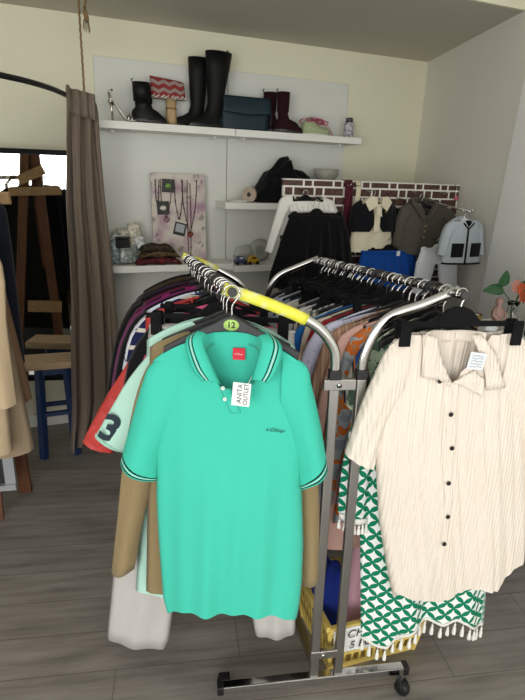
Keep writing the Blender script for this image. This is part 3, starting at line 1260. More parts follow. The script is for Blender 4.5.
b = MB()
for (u0, v0, u1, v1) in ((0, .025, .5, .025), (0, .535, .5, .535), (.025, 0, .025, .56), (.475, 0, .475, .56)):
    b.bar(fb(u0, v0), fb(u1, v1), .05, .03, (.16, .98, -.05) if u0 == u1 else (0, 0, 1))
b.build('frame', mat('grey_frame', '#a3a4a8', 0.55), t)
b = MB()
b.prism([(.03, .03), (.47, .03), (.47, .53), (.03, .53)], lambda u, v, w: fb(u, v, w), 0.0, .012)
b.build('panel', mat('dark_panel', '#1b1d26', 0.4), t)
for u in (.10, .40):
    b = MB()
    b.bar(fb(u, .02, .01), Vector((fb(u, 0).x, fb(u, 0).y - .01, 0)), .035, .03)
    b.build('foot', M_EASEL, t)

# curved black curtain rod, hung from the ceiling on a rope
t = thing('curtain_rod', 'curved black curtain rod of the fitting corner', 'rod', (0, 3.0, 2.14))
b = MB()
rp = smooth_path([(-0.62, 2.45, 2.14), (-0.35, 2.58, 2.14), (-.124, 2.794, 2.14), (-.007, 2.92, 2.14), (.10, 3.10, 2.14), (.175, 3.31, 2.14), (.25, 3.55, 2.14), (.30, 3.81, 2.14)], 40)
b.tube(rp, 0.013, 10)
b.build('tube', M_BLACKP, t)
b = MB()
b.lathe([(0.035, 0), (0.035, 0.008), (0.015, 0.012)], (.30, 3.816, 2.14), 16, Matrix.Rotation(R(90), 3, 'X'))
b.build('flange', M_BLACKP, t)
t = thing('rope', 'tan rope with a frayed tassel hanging from the ceiling above the curtain', 'rope', (.255, 3.40, 2.15))
M_ROPE = wood('jute_rope', '#6b5233', '#a58a5e', (60, 60, 60), 0.9)
b = MB()
b.tube([(.268 + .0015 * sin(i * 2.2), 3.40 + .0015 * cos(i * 2.2), lerp(CZ, 2.138, i / 40)) for i in range(41)], 0.0065, 6)
b.build('cord', M_ROPE, t)
b = MB()
b.tube([(.300 + .004 * sin(i * .7), 3.395, lerp(CZ, 2.52, i / 12)) for i in range(13)], [0.006] * 6 + [.0075, .010, .012, .013, .0135, .012, .008], 7)
for i in range(10):
    b.tube([(.300 + .012 * sin(i * 1.7), 3.395 + .01 * cos(i * 1.7), 2.535), (.300 + .018 * sin(i * 1.7), 3.395 + .014 * cos(i * 1.7), 2.49 - .01 * (i % 3))], .002, 4)
b.build('tassel', M_ROPE, t)

# gathered brown curtain
t = thing('curtain', 'full-length brown linen curtain gathered at the end of the curved rod', 'curtain', (.24, 3.32, 0.06))
M_CURT = fabric('brown_linen', '#7d6f62', 0.9, 0.3, 10, 0.16)
cen = [(2.155, .236, .068), (2.10, .246, .082), (1.93, .237, .092), (1.60, .230, .112), (1.317, .235, .124), (1.0, .235, .130), (.70, .225, .140), (.35, .212, .150), (.20, .185, .140), (.06, .135, .10)]
b = MB()
rows = []
NC = 150
for i in range(44):
    z = lerp(2.163, 0.055, (i / 43))
    cxx, hw = interp(cen, z)
    row = []
    for k in range(NC + 1):
        s_ = k / NC
        u = 2 * s_ - 1
        ph = 3.1 * 2 * pi * s_ + .6 * sin(2.4 * s_ + z)
        amp = 0.020 + 0.008 * (2.16 - z)
        zz = z + (0.012 * sin(ph * 1.3) * (1 if i == 0 else 0)) - (0.05 * (1 - s_) if i == 43 else 0.0) * 0
        zz += (0.16 * s_ ** 2) * max(0, (0.4 - z) / .4)
        xx = cxx + hw * u + 0.022 * sin(2 * ph + .5) * (0.6 + .4 * sin(z * 3))
        yy = 3.33 + 0.33 * 0.25 * u - amp * cos(ph + 0.5 * sin(z * 2.2) + .8 * u) - .012 * sin(2.3 * ph + z * 1.5)
        row.append((xx, yy, zz))
    rows.append(row)
b.grid(rows)
b.build('cloth', M_CURT, t, solid=0.004)
b = MB()
rows = []
for i in range(5):
    z = lerp(2.175, 2.045, i / 4)
    rows.append([(.236 - .068 + .145 * k / 24, 3.27 + .04 * k / 24 - .012 * sin(k * .9) - .004, z - .018 * (k / 24) ** 2 + .014 * (k / 24 < .1)) for k in range(25)])
b.grid(rows)
b.build('heading', M_CURT, t, solid=0.004)


# ================================================================== GARMENT KIT  (local frame: x along the shoulders, y away from the viewer, z up)
def cloth_body(outline, topF, topB, hemF, hemB, thick, fold=None, NS=26, NV=22, uvk=1.0, open_front=False):
    """front and back sheets joined at the sides; outline = [(z, x_left, x_right)], functions of s in -1..1"""
    b = MB()
    rows = []
    hgt = 0
    for i in range(NV + 1):
        v = i / NV
        row = []
        for j in range(NS):
            s_ = -1 + 2 * j / NS
            z = lerp(topF(s_), hemF(s_), v)
            xl, xr = interp(outline, z)
            x = lerp(xl, xr, (s_ + 1) / 2)
            e = (1 - s_ * s_) ** 0.5
            y = -thick(v) * e + (fold(s_, v, -1) * e ** .7 if fold else 0)
            row.append((x, y, z))
        for j in range(NS):
            s_ = 1 - 2 * j / NS
            z = lerp(topB(s_), hemB(s_), v)
            xl, xr = interp(outline, z)
            x = lerp(xl, xr, (s_ + 1) / 2)
            e = (1 - s_ * s_) ** 0.5
            y = thick(v) * e + (fold(s_, v, 1) * e ** .7 if fold else 0)
            row.append((x, y, z))
        rows.append(row)

    def uv(i, j):
        r = rows[i]
        p = r[j % (2 * NS)]
        x = p[0]
        if j >= NS and j != 2 * NS:
            x = x + 0.37
        return ((x + 2) * uvk, (p[2] + 2) * uvk)
    b.grid(rows, close=True, uv=uv)
    return b


def cloth_sleeve(U, L, th, n=14, m=14, ripple=0.004, seed=0, yoff=0.0, uvt=True, rk=3):
    """tube between an upper and a lower edge in the xz plane; uv v runs 0..1 shoulder to cuff"""
    b = MB()
    up = smooth_path([(x, 0, z) for x, z in U], m)
    lo = smooth_path([(x, 0, z) for x, z in L], m)
    rows = []
    for i in range(m):
        t_ = i / (m - 1)
        mid = (up[i] + lo[i]) / 2
        hv = (up[i] - lo[i]) / 2
        tt = th(t_) if callable(th) else th
        row = []
        for k in range(n):
            a = 2 * pi * k / n
            rp_ = ripple * sin(rk * a + 3 * t_ + seed) * (0.4 + t_)
            row.append(mid + hv * cos(a) + Vector((0, -1, 0)) * (tt * sin(a) + rp_) + Vector((0, yoff, 0)))
        rows.append(row)
    if uvt:
        b.grid(rows, close=True, uv=lambda i, j: (j / n, i / (m - 1)))
    else:
        b.grid(rows, close=True, uv=lambda i, j: (rows[i][j % n][0] + 2 + (.31 if n / 2 < j < n else 0), rows[i][j % n][2] + 2))
    return b


def hanger_parts(t, zt=-0.092, half=0.185, drop=0.075, hook_r=0.021, mat_=None, wire=None, th=0.012, hr=0.0024):
    """shoulder hanger whose hook rests on a rail at the local origin"""
    mat_ = mat_ or M_BLACKP
    b = MB()
    pts = []
    n = 16
    for i in range(n + 1):
        u = -1 + 2 * i / n
        au = abs(u)
        z = zt - drop * (au ** 1.25) - 0.010 * (1 - math.exp(-(u / .18) ** 2))
        h = 0.020 + 0.022 * math.exp(-(u / .2) ** 2) + (0.004 if au > .9 else 0)
        pts.append((u * half, z, h))
    rows = []
    for x, z, h in pts:
        rows.append([(x, -th / 2, z), (x, th / 2, z), (x, th / 2, z - h), (x, -th / 2, z - h)])
    b.grid(rows, close=True, smooth=False, capA=True, capB=True)
    b.build('body', mat_, t, world=False, bevel=0.003)
    b = MB()
    pts = []
    r0 = hook_r
    for i in range(13):
        a = R(200) - R(230) * i / 12
        pts.append((r0 * cos(a), 0, -r0 + 0.004 + r0 * sin(a)))
    pts.append((0.004, 0, -r0 * 1.9 - .006))
    pts.append((0, 0, -0.06))
    pts.append((0, 0, zt - .01))
    b.tube(smooth_path(pts, 30), hr, 6)
    b.build('hook', wire or M_HOOK, t, world=False)


def clip_hanger_parts(t, zt=-0.10, half=0.19, clips=(-.165, .165), mat_=None, clip_h=0.062, hook_r=0.021, s=1.0, cf=-.013):
    mat_ = mat_ or M_VELVET
    b = MB()
    b.prism([(-half, zt - .008), (half, zt - .008), (half, zt + .006), (.055 * s, zt + .008), (.03 * s, zt + .032 * s), (.012 * s, zt + .04 * s), (-.012 * s, zt + .04 * s), (-.03 * s, zt + .032 * s), (-.055 * s, zt + .008), (-half, zt + .006)],
            lambda u, v, w: (u, w, v), -.006, .006)
    b.build('bar', mat_, t, world=False, bevel=0.002)
    for x in clips:
        b = MB()
        w_ = .013 * s
        b.prism([(x - w_, zt + .012), (x - w_ * .75, zt + .016), (x + w_ * .75, zt + .016), (x + w_, zt + .012), (x + w_ * 1.05, zt - clip_h), (x - w_ * 1.05, zt - clip_h)], lambda u, v, w: (u, w, v), cf, cf + .007)
        b.box((x, (cf - .004) / 2 - .002, zt), (w_ * 1.4, abs(cf), .014))
        b.prism([(x - w_, zt + .012), (x + w_, zt + .012), (x + w_, zt - clip_h * .8), (x - w_, zt - clip_h * .8)], lambda u, v, w: (u, w, v), .0065, .012)
        b.box((x, 0, zt + .008), (w_ * 1.5, .02, .012))
        b.build('clip', mat_, t, world=False, bevel=0.003)
    b = MB()
    pts = []
    r0 = hook_r
    for i in range(13):
        a = R(200) - R(230) * i / 12
        pts.append((r0 * cos(a), 0, -r0 + 0.004 + r0 * sin(a)))
    pts += [(0.004, 0, -r0 * 1.9 - .006), (0, 0, -.06 * s - .005), (0, 0, zt + .02 * s)]
    b.tube(smooth_path(pts, 30), 0.0024, 6)
    b.build('hook', M_HOOK, t, world=False)


def const(v):
    return lambda s_: v


# ================================================================== BRICK PANEL AND CHILDREN'S CLOTHES
BYP = 2.96
t = thing('brick_print_panel', 'low partition printed with dark brown bricks behind the children\'s clothes', 'panel', (1.95, BYP, 0))
b = MB()
b.box((1.955, BYP + .012, 0.876), (1.285, .024, 1.752))
b.build('board', brick_material(), t)
b = MB()
b.box((1.955, BYP + .012, 1.755), (1.29, .03, .008))
b.build('top_edge', mat('edge_white', '#dcd9d2', .6), t)
b = MB()
for x, z in ((1.42, 1.69), (1.86, 1.70), (2.20, 1.705), (2.43, 1.70), (1.52, 1.66), (2.10, 1.66), (2.30, 1.66), (1.715, 1.73), (1.775, 1.73)):
    b.tube([(x, BYP, z + .006), (x, BYP - .075, z), (x, BYP - .085, z + .012)], 0.003, 6)
b.build('peg', M_HOOK, t)

M_WHITEC = fabric('white_cotton', '#dedcd6', .85, .3)


def kid(name, label, cat, x, y, z, rz=0.0):
    return thing(name, label, cat, (x, y, z), rz)


# white blouse with a long sleeve, clipped under a clip hanger
t = kid('clip_hanger', 'black clip hanger gripping the small white ruffled blouse', 'hanger', 1.42, 2.885, 1.694)
t['group'] = 'hangers on the brick panel'
clip_hanger_parts(t, -.055, .125, (-.085, .085), None, .05, .016, .8)
t = kid('blouse', 'small white ruffled blouse with one long sleeve hanging left, behind the black tutu', 'blouse', 1.42, 2.875, 1.694)
fo = lambda s_, v, sd: .010 * sin(9 * s_ + 2 * v) * (.4 + v)
cloth_body([(0.0, -.14, .15), (-.12, -.16, .17), (-.25, -.17, .2)], lambda s_: -.055 - .012 * abs(s_) ** 2, lambda s_: -.045 - .02 * abs(s_) ** 2, const(-.25), const(-.25), lambda v: .03, fo, 20, 12).build('body', M_WHITEC, t, world=False)
cloth_sleeve([(-.10, -.02), (-.16, -.045), (-.19, -.14), (-.245, -.34)], [(-.09, -.10), (-.12, -.14), (-.145, -.20), (-.20, -.355)], .03, ripple=.006).build('sleeve', M_WHITEC, t, world=False)
cloth_sleeve([(.10, -.03), (.17, -.05), (.20, -.09), (.235, -.15)], [(.10, -.10), (.14, -.13), (.165, -.15), (.19, -.18)], .03, ripple=.006).build('sleeve', M_WHITEC, t, world=False)
b = MB()
for r0 in (0, 1, 2):
    rows = []
    for i in range(3):
        rows.append([(-.12 + .28 * k / 40, -.03 - .006 * i - .006 * (1 + sin(k * 1.3 + r0)) * i, -.075 - .03 * r0 - .018 * i) for k in range(41)])
    b.grid(rows)
b.build('ruffle', M_WHITEC, t, world=False)
# tutu
t = kid('clip_hanger', 'black clip hanger holding the black tutu across the white blouse', 'hanger', 1.455, 2.80, 1.644)
t['group'] = 'hangers on the brick panel'
clip_hanger_parts(t, -.075, .165, (-.14, .145), None, .05, .016, .8)
t = kid('tutu_skirt', 'black tulle tutu skirt with a gathered waist, at the left of the brick panel', 'skirt', 1.455, 2.80, 1.644)
tulle = fabric('black_tulle', '#08080a', .95, .5, 20)
fo = lambda s_, v, sd: .020 * v * sin(19 * s_ + sd) + .012 * v * sin(31 * s_ + 2 + 3 * v)
cloth_body([(-.08, -.165, .175), (-.2, -.21, .23), (-.42, -.28, .28), (-.6, -.30, .30)], lambda s_: -.085 - .012 * s_, lambda s_: -.085 - .012 * s_, lambda s_: -.50 - .012 * sin(17 * s_), lambda s_: -.50, lambda v: .02 + .045 * v, fo, 44, 12).build('skirt', tulle, t, world=False)
b = MB()
b.tube([(.175 * cos(a) + .005, .022 * sin(a), -.09 - .002 * cos(a)) for a in [2 * pi * k / 28 for k in range(28)]], .011, 6, close=True)
b.build('waistband', tulle, t, world=False)
# sashes
for i, (x, w, hx, zt, zb, lab) in enumerate(((1.735, .055, '#4a1420', 1.755, 1.25, 'dark burgundy velvet sash hanging over the top of the brick panel'), (1.800, .032, '#d8d0b4', 1.755, 1.44, 'cream ribbon sash hanging beside the burgundy one'))):
    t = kid('sash', lab, 'sash', x, BYP - .02, zb)
    b = MB()
    rows = []
    for k in range(20):
        z = lerp(zt, zb, k / 19)
        rows.append([(x - w / 2 + w * j / 6 + .003 * sin(k * .6), BYP - .012 - .010 * sin(j * 1.1 + k * .15) ** 2 - .010, z) for j in range(7)])
    rows = [[(p[0], BYP + .028, zt - .05) for p in rows[0]], [(p[0], BYP + .028, zt + .006) for p in rows[0]], [(p[0], BYP - .008, zt + .008) for p in rows[0]]] + rows[1:]
    b.grid(rows)
    b.build('ribbon', fabric('sash_cloth', hx, .7, .15), t, solid=.003)
# vest set
t = kid('hanger', 'dark hanger carrying the black vest with cream collar', 'hanger', 1.88, 2.885, 1.706)
t['group'] = 'hangers on the brick panel'
hanger_parts(t, -.045, .125, .045, .014, mat('burgundy_plastic', '#5a1f28', .5))
t = kid('vest_outfit', 'child\'s black vest over a cream collared shirt, above the blue skirt', 'outfit', 1.88, 2.865, 1.706)
M_VEST = fabric('black_velvet', '#0e0f14', .9, .2)
M_IVORY = fabric('ivory_cotton', '#dcd3b8', .85, .2)
cloth_body([(0, -.115, .12), (-.12, -.135, .14), (-.24, -.145, .145), (-.37, -.155, .155)], lambda s_: -.05 - .03 * abs(s_) ** 1.5 - (.05 * (1 - abs(s_) / .25) if abs(s_) < .25 else 0), lambda s_: -.04 - .04 * abs(s_) ** 1.5, lambda s_: -.365, const(-.36), lambda v: .035, lambda s_, v, sd: .004 * sin(8 * s_ + 3 * v), 22, 14).build('shirt', M_IVORY, t, world=False)
for sg in (-1, 1):
    b = MB()
    rows = []
    for i in range(10):
        v = i / 9
        z = -.055 - .185 * v
        row = []
        for k in range(11):
            u = k / 10
            xi = sg * (.018 + .028 * (1 - v) ** 2 + (.03 * max(0, v - .8) * 5 if v > .8 else 0))
            xo = sg * (.125 + .02 * v)
            row.append((lerp(xi, xo, u), -.044 * (1 - (u * .95) ** 2) ** .5 - .004, z - .028 * u * (1 - v) + .0))
        rows.append(row)
    b.grid(rows)
    b.build('vest_front', M_VEST, t, world=False, solid=.004)
    cloth_sleeve([(sg * .10, -.055), (sg * .145, -.085), (sg * .158, -.13), (sg * .165, -.24)], [(sg * .10, -.14), (sg * .115, -.16), (sg * .12, -.19), (sg * .125, -.245)], .03).build('sleeve', M_VEST, t, world=False)
    b = MB()
    b.prism([(sg * .012, -.085), (sg * .02, -.035), (sg * .062, -.030), (sg * .095, -.065), (sg * .062, -.118)], lambda u, v, w: (u, w + .15 * (abs(u) - .05) ** 1, v), -.056, -.048)
    b.build('collar', M_IVORY, t, world=False, bevel=.003)
b = MB()
b.prism([(-.016, -.075), (.016, -.075), (.022, -.24), (-.022, -.24)], lambda u, v, w: (u, w, v), -.052, -.044)
b.prism([(-.016, -.09), (.014, -.09), (.026, -.15), (.0, -.14), (-.012, -.16)], lambda u, v, w: (u, w, v), -.060, -.053)
b.build('tie', M_IVORY, t, world=False, bevel=.002)
b = MB()
for z in (-.12,):
    b.lathe([(0.0075, 0), (.0075, .003), (0, .004)], (.055, -.050, z), 10, Matrix.Rotation(R(90), 3, 'X'))
b.build('badge', mat('brass', '#a08a50', .3, 1), t, world=False)
# black child's jacket behind
t = kid('hanger', 'black hanger carrying the small black jacket beside the vest', 'hanger', 2.02, 2.925, 1.665)
t['group'] = 'hangers on the brick panel'
hanger_parts(t, -.045, .10, .04, .014)
t = kid('jacket', 'small black jacket squeezed between the vest and the olive jacket', 'jacket', 2.02, 2.925, 1.665)
cloth_body([(0, -.10, .10), (-.3, -.10, .10)], lambda s_: -.05 - .03 * abs(s_) ** 1.5, lambda s_: -.045 - .03 * abs(s_) ** 1.5, const(-.27), const(-.27), lambda v: .016, None, 16, 8).build('body', M_BLACKC, t, world=False)
cloth_sleeve([(.07, -.06), (.105, -.075), (.11, -.12), (.115, -.22)], [(.07, -.12), (.085, -.13), (.085, -.16), (.09, -.225)], .014).build('sleeve', M_BLACKC, t, world=False)
# blue skirt
t = kid('clip_hanger', 'black clip hanger holding the royal blue tulle skirt', 'hanger', 1.995, 2.83, 1.420)
t['group'] = 'hangers on the brick panel'
clip_hanger_parts(t, -.065, .15, (-.12, .12), None, .04, .014, .8)
b = MB()
b.tube([(1.995, BYP, 1.428), (1.995, 2.84, 1.415), (1.995, 2.82, 1.415), (1.995, 2.815, 1.428)], .003, 6)
tag(b.build('peg', M_HOOK), 'thin wire peg behind the vest carrying the blue skirt', 'peg')
t = kid('tulle_skirt', 'royal blue tulle skirt hanging below the vest', 'skirt', 1.995, 2.83, 1.420)
fo = lambda s_, v, sd: .016 * v * sin(21 * s_ + sd) + .01 * v * sin(37 * s_ + 3 * v)
M_BLUET = fabric('blue_tulle', '#0f4696', .9, .4, 20)
cloth_body([(-.07, -.195, .20), (-.3, -.25, .265)], const(-.07), const(-.07), lambda s_: -.315 + .008 * sin(15 * s_), const(-.31), lambda v: .02 + .03 * v, fo, 40, 10).build('skirt', M_BLUET, t, world=False)
b = MB()
b.tube([(.198 * cos(a) + .002, .024 * sin(a), -.075) for a in [2 * pi * k / 28 for k in range(28)]], .009, 6, close=True)
b.build('waistband', M_BLUET, t, world=False)
b = MB()
b.box((.05, -.034, -.085), (.024, .003, .03))
b.build('tag', mat('paper_tag', '#dfe3e6', .6), t, world=False)
# olive grey jacket
t = kid('hanger', 'black hanger carrying the olive grey hooded jacket', 'hanger', 2.215, 2.85, 1.690)
t['group'] = 'hangers on the brick panel'
hanger_parts(t, -.035, .145, .05, .014)
t = kid('jacket', 'olive grey short-sleeved hooded jacket on the brick panel', 'jacket', 2.215, 2.835, 1.690)
M_OLV = fabric('olive_grey_twill', '#524d44', .85, .3)
cloth_body([(0, -.15, .18), (-.12, -.155, .19), (-.25, -.165, .215), (-.4, -.165, .24)], lambda s_: -.035 - .045 * abs(s_) ** 1.6 - (.10 * (1 - abs(s_ + .05) / .3) if abs(s_ + .05) < .3 else 0), lambda s_: -.02 - .06 * abs(s_) ** 1.6, lambda s_: -.365 - .02 * s_ + .01 * sin(4 * s_), lambda s_: -.385 - .02 * s_, lambda v: .04 + .015 * v, lambda s_, v, sd: .007 * v * sin(7 * s_ + 2 * v), 26, 16).build('body', M_OLV, t, world=False)
cloth_sleeve([(-.11, -.05), (-.16, -.085), (-.185, -.18), (-.19, -.31)], [(-.10, -.15), (-.125, -.19), (-.13, -.25), (-.135, -.315)], .035).build('sleeve', M_OLV, t, world=False)
cloth_sleeve([(.13, -.05), (.21, -.08), (.29, -.15), (.365, -.25)], [(.12, -.14), (.18, -.18), (.235, -.23), (.285, -.295)], .035).build('sleeve', M_OLV, t, world=False)
b = MB()
for sg in (-1, 1):
    rows = []
    for i in range(8):
        v = i / 7
        rows.append([(sg * lerp(.02 + .06 * (1 - v), .075 + .04 * (1 - v) - .06 * v, k / 4) - .01, -.05 - .012 * sin(k / 4 * pi), -.035 - .11 * v - .01 * k / 4) for k in range(5)])
    b.grid(rows)
b.tube([(-.09, -.03, -.045), (-.06, .03, -.025), (.0, .045, -.022), (.06, .03, -.027), (.085, -.03, -.045)], .012, 6, flat=.6)
b.build('hood', M_OLV, t, world=False, solid=.004)
b = MB()
for z in (-.185, -.215, -.255):
    b.lathe([(0.007, 0), (.007, .004), (0, .005)], (-.01, -.062, z), 10, Matrix.Rotation(R(90), 3, 'X'))
b.build('button', mat('brown_button', '#8b7a62', .4), t, world=False)
b = MB()
b.box((.10, -.062, -.27), (.07, .004, .016), Matrix.Rotation(R(8), 3, 'Y'))
b.build('pocket_flap', M_OLV, t, world=False, bevel=.002)
# white trousers + light blue jacket at the right wall
b = MB()
b.tube([(2.285, BYP, 1.66), (2.285, 2.48, 1.612)], .006, 8)
b.tube([(2.285, 2.48, 1.612), (2.285, 2.465, 1.625)], .006, 8)
tag(b.build('display_arm', M_HOOK), 'thin chrome display arm projecting from the brick panel to the light blue jacket', 'rail')
t = kid('hanger', 'white plastic hanger carrying the light blue jacket with black pockets', 'hanger', 2.285, 2.53, 1.622)
t['group'] = 'hangers on the brick panel'
hanger_parts(t, -.048, .13, .035, .014, mat('white_plastic', '#e6e6e4', .4))
t = kid('jacket', 'light blue quilted child\'s jacket with black pockets and edging', 'jacket', 2.285, 2.52, 1.622, R(3))
M_LBL = fabric('light_blue_quilt', '#adb6bb', .8, .35, 25)
cloth_body([(0, -.12, .12), (-.1, -.125, .128), (-.2, -.135, .15), (-.34, -.145, .17)], lambda s_: -.05 - .03 * abs(s_) ** 1.5 - (.05 * (1 - abs(s_) / .3) if abs(s_) < .3 else 0), lambda s_: -.04 - .04 * abs(s_) ** 1.5, lambda s_: -.31 - .008 * s_, const(-.305), lambda v: .035, None, 22, 14).build('body', M_LBL, t, world=False)
for sg in (-1, 1):
    cloth_sleeve([(sg * .09, -.06), (sg * .135, -.085), (sg * .158, -.15), (sg * .175, -.255)], [(sg * .09, -.14), (sg * .105, -.16), (sg * .115, -.2), (sg * .13, -.265)], .03).build('sleeve', M_LBL, t, world=False)
    b = MB()
    b.prism([(sg * .03, -.19), (sg * .11, -.19), (sg * .11, -.27), (sg * .03, -.27)], lambda u, v, w: (u + .01, w + .10 * (abs(u) - .04) ** 1, v - .004 * u), -.042, -.034)
    b.build('pocket', M_BLACKC, t, world=False, bevel=.002)
b = MB()
b.tube([(-.0, -.036, -.10), (.004, -.038, -.2), (.008, -.038, -.305)], .006, 6)
b.tube([(-.14 + .30 * k / 20, -.036 * (1 - (2 * k / 20 - 1) ** 2) ** .5 - .002, -.307 - .006 * (k / 20)) for k in range(21)], .006, 6)
b.tube([(-.04, -.036, -.075), (0, -.038, -.11), (.04, -.036, -.075)], .005, 6)
b.build('edging', M_BLACKC, t, world=False)
b = MB()
b.box((0, .0, -.085), (.09, .03, .045))
b.build('lining', M_BLACKC, t, world=False, bevel=.008)
t = kid('clip_hanger', 'pale clip hanger holding the white trousers under the olive jacket', 'hanger', 2.285, 2.72, 1.430)
t['group'] = 'hangers on the brick panel'
clip_hanger_parts(t, -.06, .13, (-.11, .11), mat('white_plastic', '#e6e6e4', .4), .04, .014, .8)
b = MB()
b.tube([(2.285, BYP, 1.432), (2.285, 2.71, 1.425), (2.285, 2.70, 1.437)], .004, 6)
tag(b.build('peg', M_HOOK), 'wire peg behind the olive jacket carrying the white trousers', 'peg')
t = kid('trousers', 'white child\'s trousers hanging below the light blue jacket', 'trousers', 2.285, 2.72, 1.430)
M_WHT = fabric('white_linen', '#dcdee2', .85, .3)
cloth_body([(-.06, -.13, .13), (-.13, -.15, .16)], const(-.065), const(-.065), const(-.15), const(-.15), lambda v: .03, None, 18, 6).build('waist', M_WHT, t, world=False)
for sg in (-1, 1):
    x0, x1 = (-.155, .0) if sg < 0 else (0.005, .165)
    cloth_body([(-.13, x0, x1), (-.36, x0 * 1.05 - .0 if sg < 0 else x0 + .06, x1 - .05 if sg < 0 else x1 * 1.2)], const(-.135), const(-.135), const(-.345), const(-.345), lambda v: .028, None, 14, 8).build('leg', M_WHT, t, world=False)
# small pink toy hung at the panel end
t = kid('pom_pom', 'tiny pink pom-pom charm hanging at the right end of the brick panel', 'charm', 2.555, BYP - .03, 1.66)
b = MB()
b.blob((2.555, BYP - .03, 1.672), (.016, .014, .016), 2, .15, 12, 8)
b.build('ball', mat('pink_yarn', '#c96a7c', .8), t)
b = MB()
b.tube([(2.555, BYP - .03, 1.685), (2.556, BYP - .02, 1.735), (2.556, BYP - .004, 1.758)], .003, 5)
b.build('loop', M_HOOK, t)

# ================================================================== COATS AT THE LEFT
t = thing('coat_rail', 'chrome coat rail at the left edge carrying the long coats', 'clothes rail', (-.55, 2.65, 0))
b = MB()
b.tube([(-.49, 2.30, 1.70), (-.49, 3.02, 1.70)], .014, 10)
b.build('rail', M_CHROME, t)
for y in (2.32, 3.00):
    b = MB()
    b.tube([(-.49, y, 1.70), (-.80, y, 1.70), (-.86, y, 1.64), (-.86, y, .02)], .014, 10)
    b.build('post', M_CHROME, t)
b = MB()
b.tube([(-.86, 2.2, .015), (-.86, 3.1, .015)], .014, 8)
b.build('foot', M_CHROME, t)

coats = [
    # name label, hex, y, outline right edge [(z, x)], bottom z, rough
    ('cream wool coat hanging nearest at the left edge, over the beige one', '#cdb695', 2.40, [(1.55, -.27), (1.42, -.180), (1.11, -.182), (.56, -.195)], .54, '#cdb695'),
    ('light beige flared coat hanging between the cream and the tan coat', '#a8947a', 2.50, [(1.55, -.27), (1.38, -.190), (1.08, -.164), (.54, -.114)], .48, '#a8947a'),
    ('tan brown coat hanging behind the light beige one', '#8a6c52', 2.60, [(1.62, -.27), (1.523, -.180), (1.24, -.168), (.73, -.105)], .695, '#8a6c52'),
    ('dark navy coat hanging behind the tan one at the left edge', '#171b26', 2.70, [(1.65, -.29), (1.610, -.176), (1.47, -.148), (.93, -.129)], .92, '#171b26'),
    ('black coat hanging rearmost on the left coat rail', '#0a0a0c', 2.79, [(1.63, -.32), (1.55, -.24), (1.2, -.215), (.55, -.20)], .54, '#0a0a0c'),
]
for i, (lab, hx, y, edge, zb, _) in enumerate(coats):
    short = lab.split(' hanging')[0]
    hx_ = -.47
    ht = thing('coat_hanger', 'black hanger inside the ' + short, 'hanger', (hx_, y, 1.718), 0, 'hangers on the coat rail')
    hanger_parts(ht, -.075, .19, .06)
    t = thing('coat', lab, 'coat', (hx_, y, 1.718), 0, None)
    m_ = fabric('coat_wool', hx, .9, .3, 8)
    loc = [(z - 1.718, -.22 - .05 * (1.6 - z), x - hx_ - .02) for z, x in edge]
    loc.append((-.08, -.16, .16))
    cloth_body(loc, lambda s_: -.085 - .05 * abs(s_) ** 1.8 - (.05 * (1 - abs(s_) / .25) if abs(s_) < .25 else 0), lambda s_: -.07 - .065 * abs(s_) ** 1.8, lambda s_: zb - 1.718 + (.03 * (1 - s_) / 2 if i != 1 else -.0) + .006 * sin(6 * s_), const(zb - 1.718 + .01), lambda v: .018 + .022 * v,
               lambda s_, v, sd: .012 * v * sin(6.5 * s_ + i), 24, 18).build('body', m_, t, world=False)
    U = [(.13, -.09)] + [(x - hx_, z - 1.718) for z, x in edge[1:3]]
    L = [(.12, -.22), (.15, -.36), (.185, -.60)]
    if i in (0, 3, 4):
        U.append((edge[2][1] - hx_ + .004, -.86 if i else -.95))
        L.append((.20, -.87 if i else -.96))
        cloth_sleeve(U, L, .03, ripple=.006, seed=i).build('sleeve', m_, t, world=False)
    cloth_sleeve([(-.13, -.09), (-.20, -.14), (-.25, -.4), (-.27, -.80)], [(-.12, -.2), (-.15, -.3), (-.17, -.5), (-.19, -.81)], .03, ripple=.006, seed=i).build('sleeve', m_, t, world=False)
    b = MB()
    for sg in (-1, 1):
        b.prism([(sg * .03, -.07), (sg * .075, -.075), (sg * .10, -.14), (sg * .055, -.30), (sg * .02, -.36), (sg * .015, -.2)], lambda u, v, w: (u, w, v), -.030, -.024)
    b.build('lapel', m_, t, world=False, bevel=.002)

# ================================================================== DOUBLE GARMENT RACK
PSI = R(-13.3)
RA = Vector((cos(PSI), sin(PSI), 0))
RB = Vector((-sin(PSI), cos(PSI), 0))
RO = Vector((0.811, 1.252, 0))


def W(a, b_, z):
    return RO + RA * a + RB * b_ + Vector((0, 0, z))


RL = 1.06
r1a, r1b = Vector((-.372, 0, 1.462)), Vector((-.477, RL, 1.398))
r2a, r2b = Vector((.270, 0, 1.458)), Vector((.125, RL, 1.392))


def rail(rn, t_):
    a, b_ = (r1a, r1b) if rn == 1 else (r2a, r2b)
    p = a + (b_ - a) * (t_ / RL)
    return W(*p)


rack = thing('garment_rack', 'chrome double-rail garment rack on castors in the middle of the room', 'clothes rack', W(0, 0, 0))
for rn in (1, 2):
    b = MB()
    e_ = -.035 if rn == 1 else -.055
    b.tube([rail(rn, e_), rail(rn, RL + .02)], .0125, 12, caps=False)
    b.build('rail', M_CHROME, rack)
    b = MB()
    b.tube([rail(rn, e_ - .004), rail(rn, e_ + .006)], .0128, 12)
    b.build('rail_cap', mat('grey_cap', '#3a3a3a', .6), rack)
Mx = Matrix((RA, RB, Vector((0, 0, 1)))).transposed()


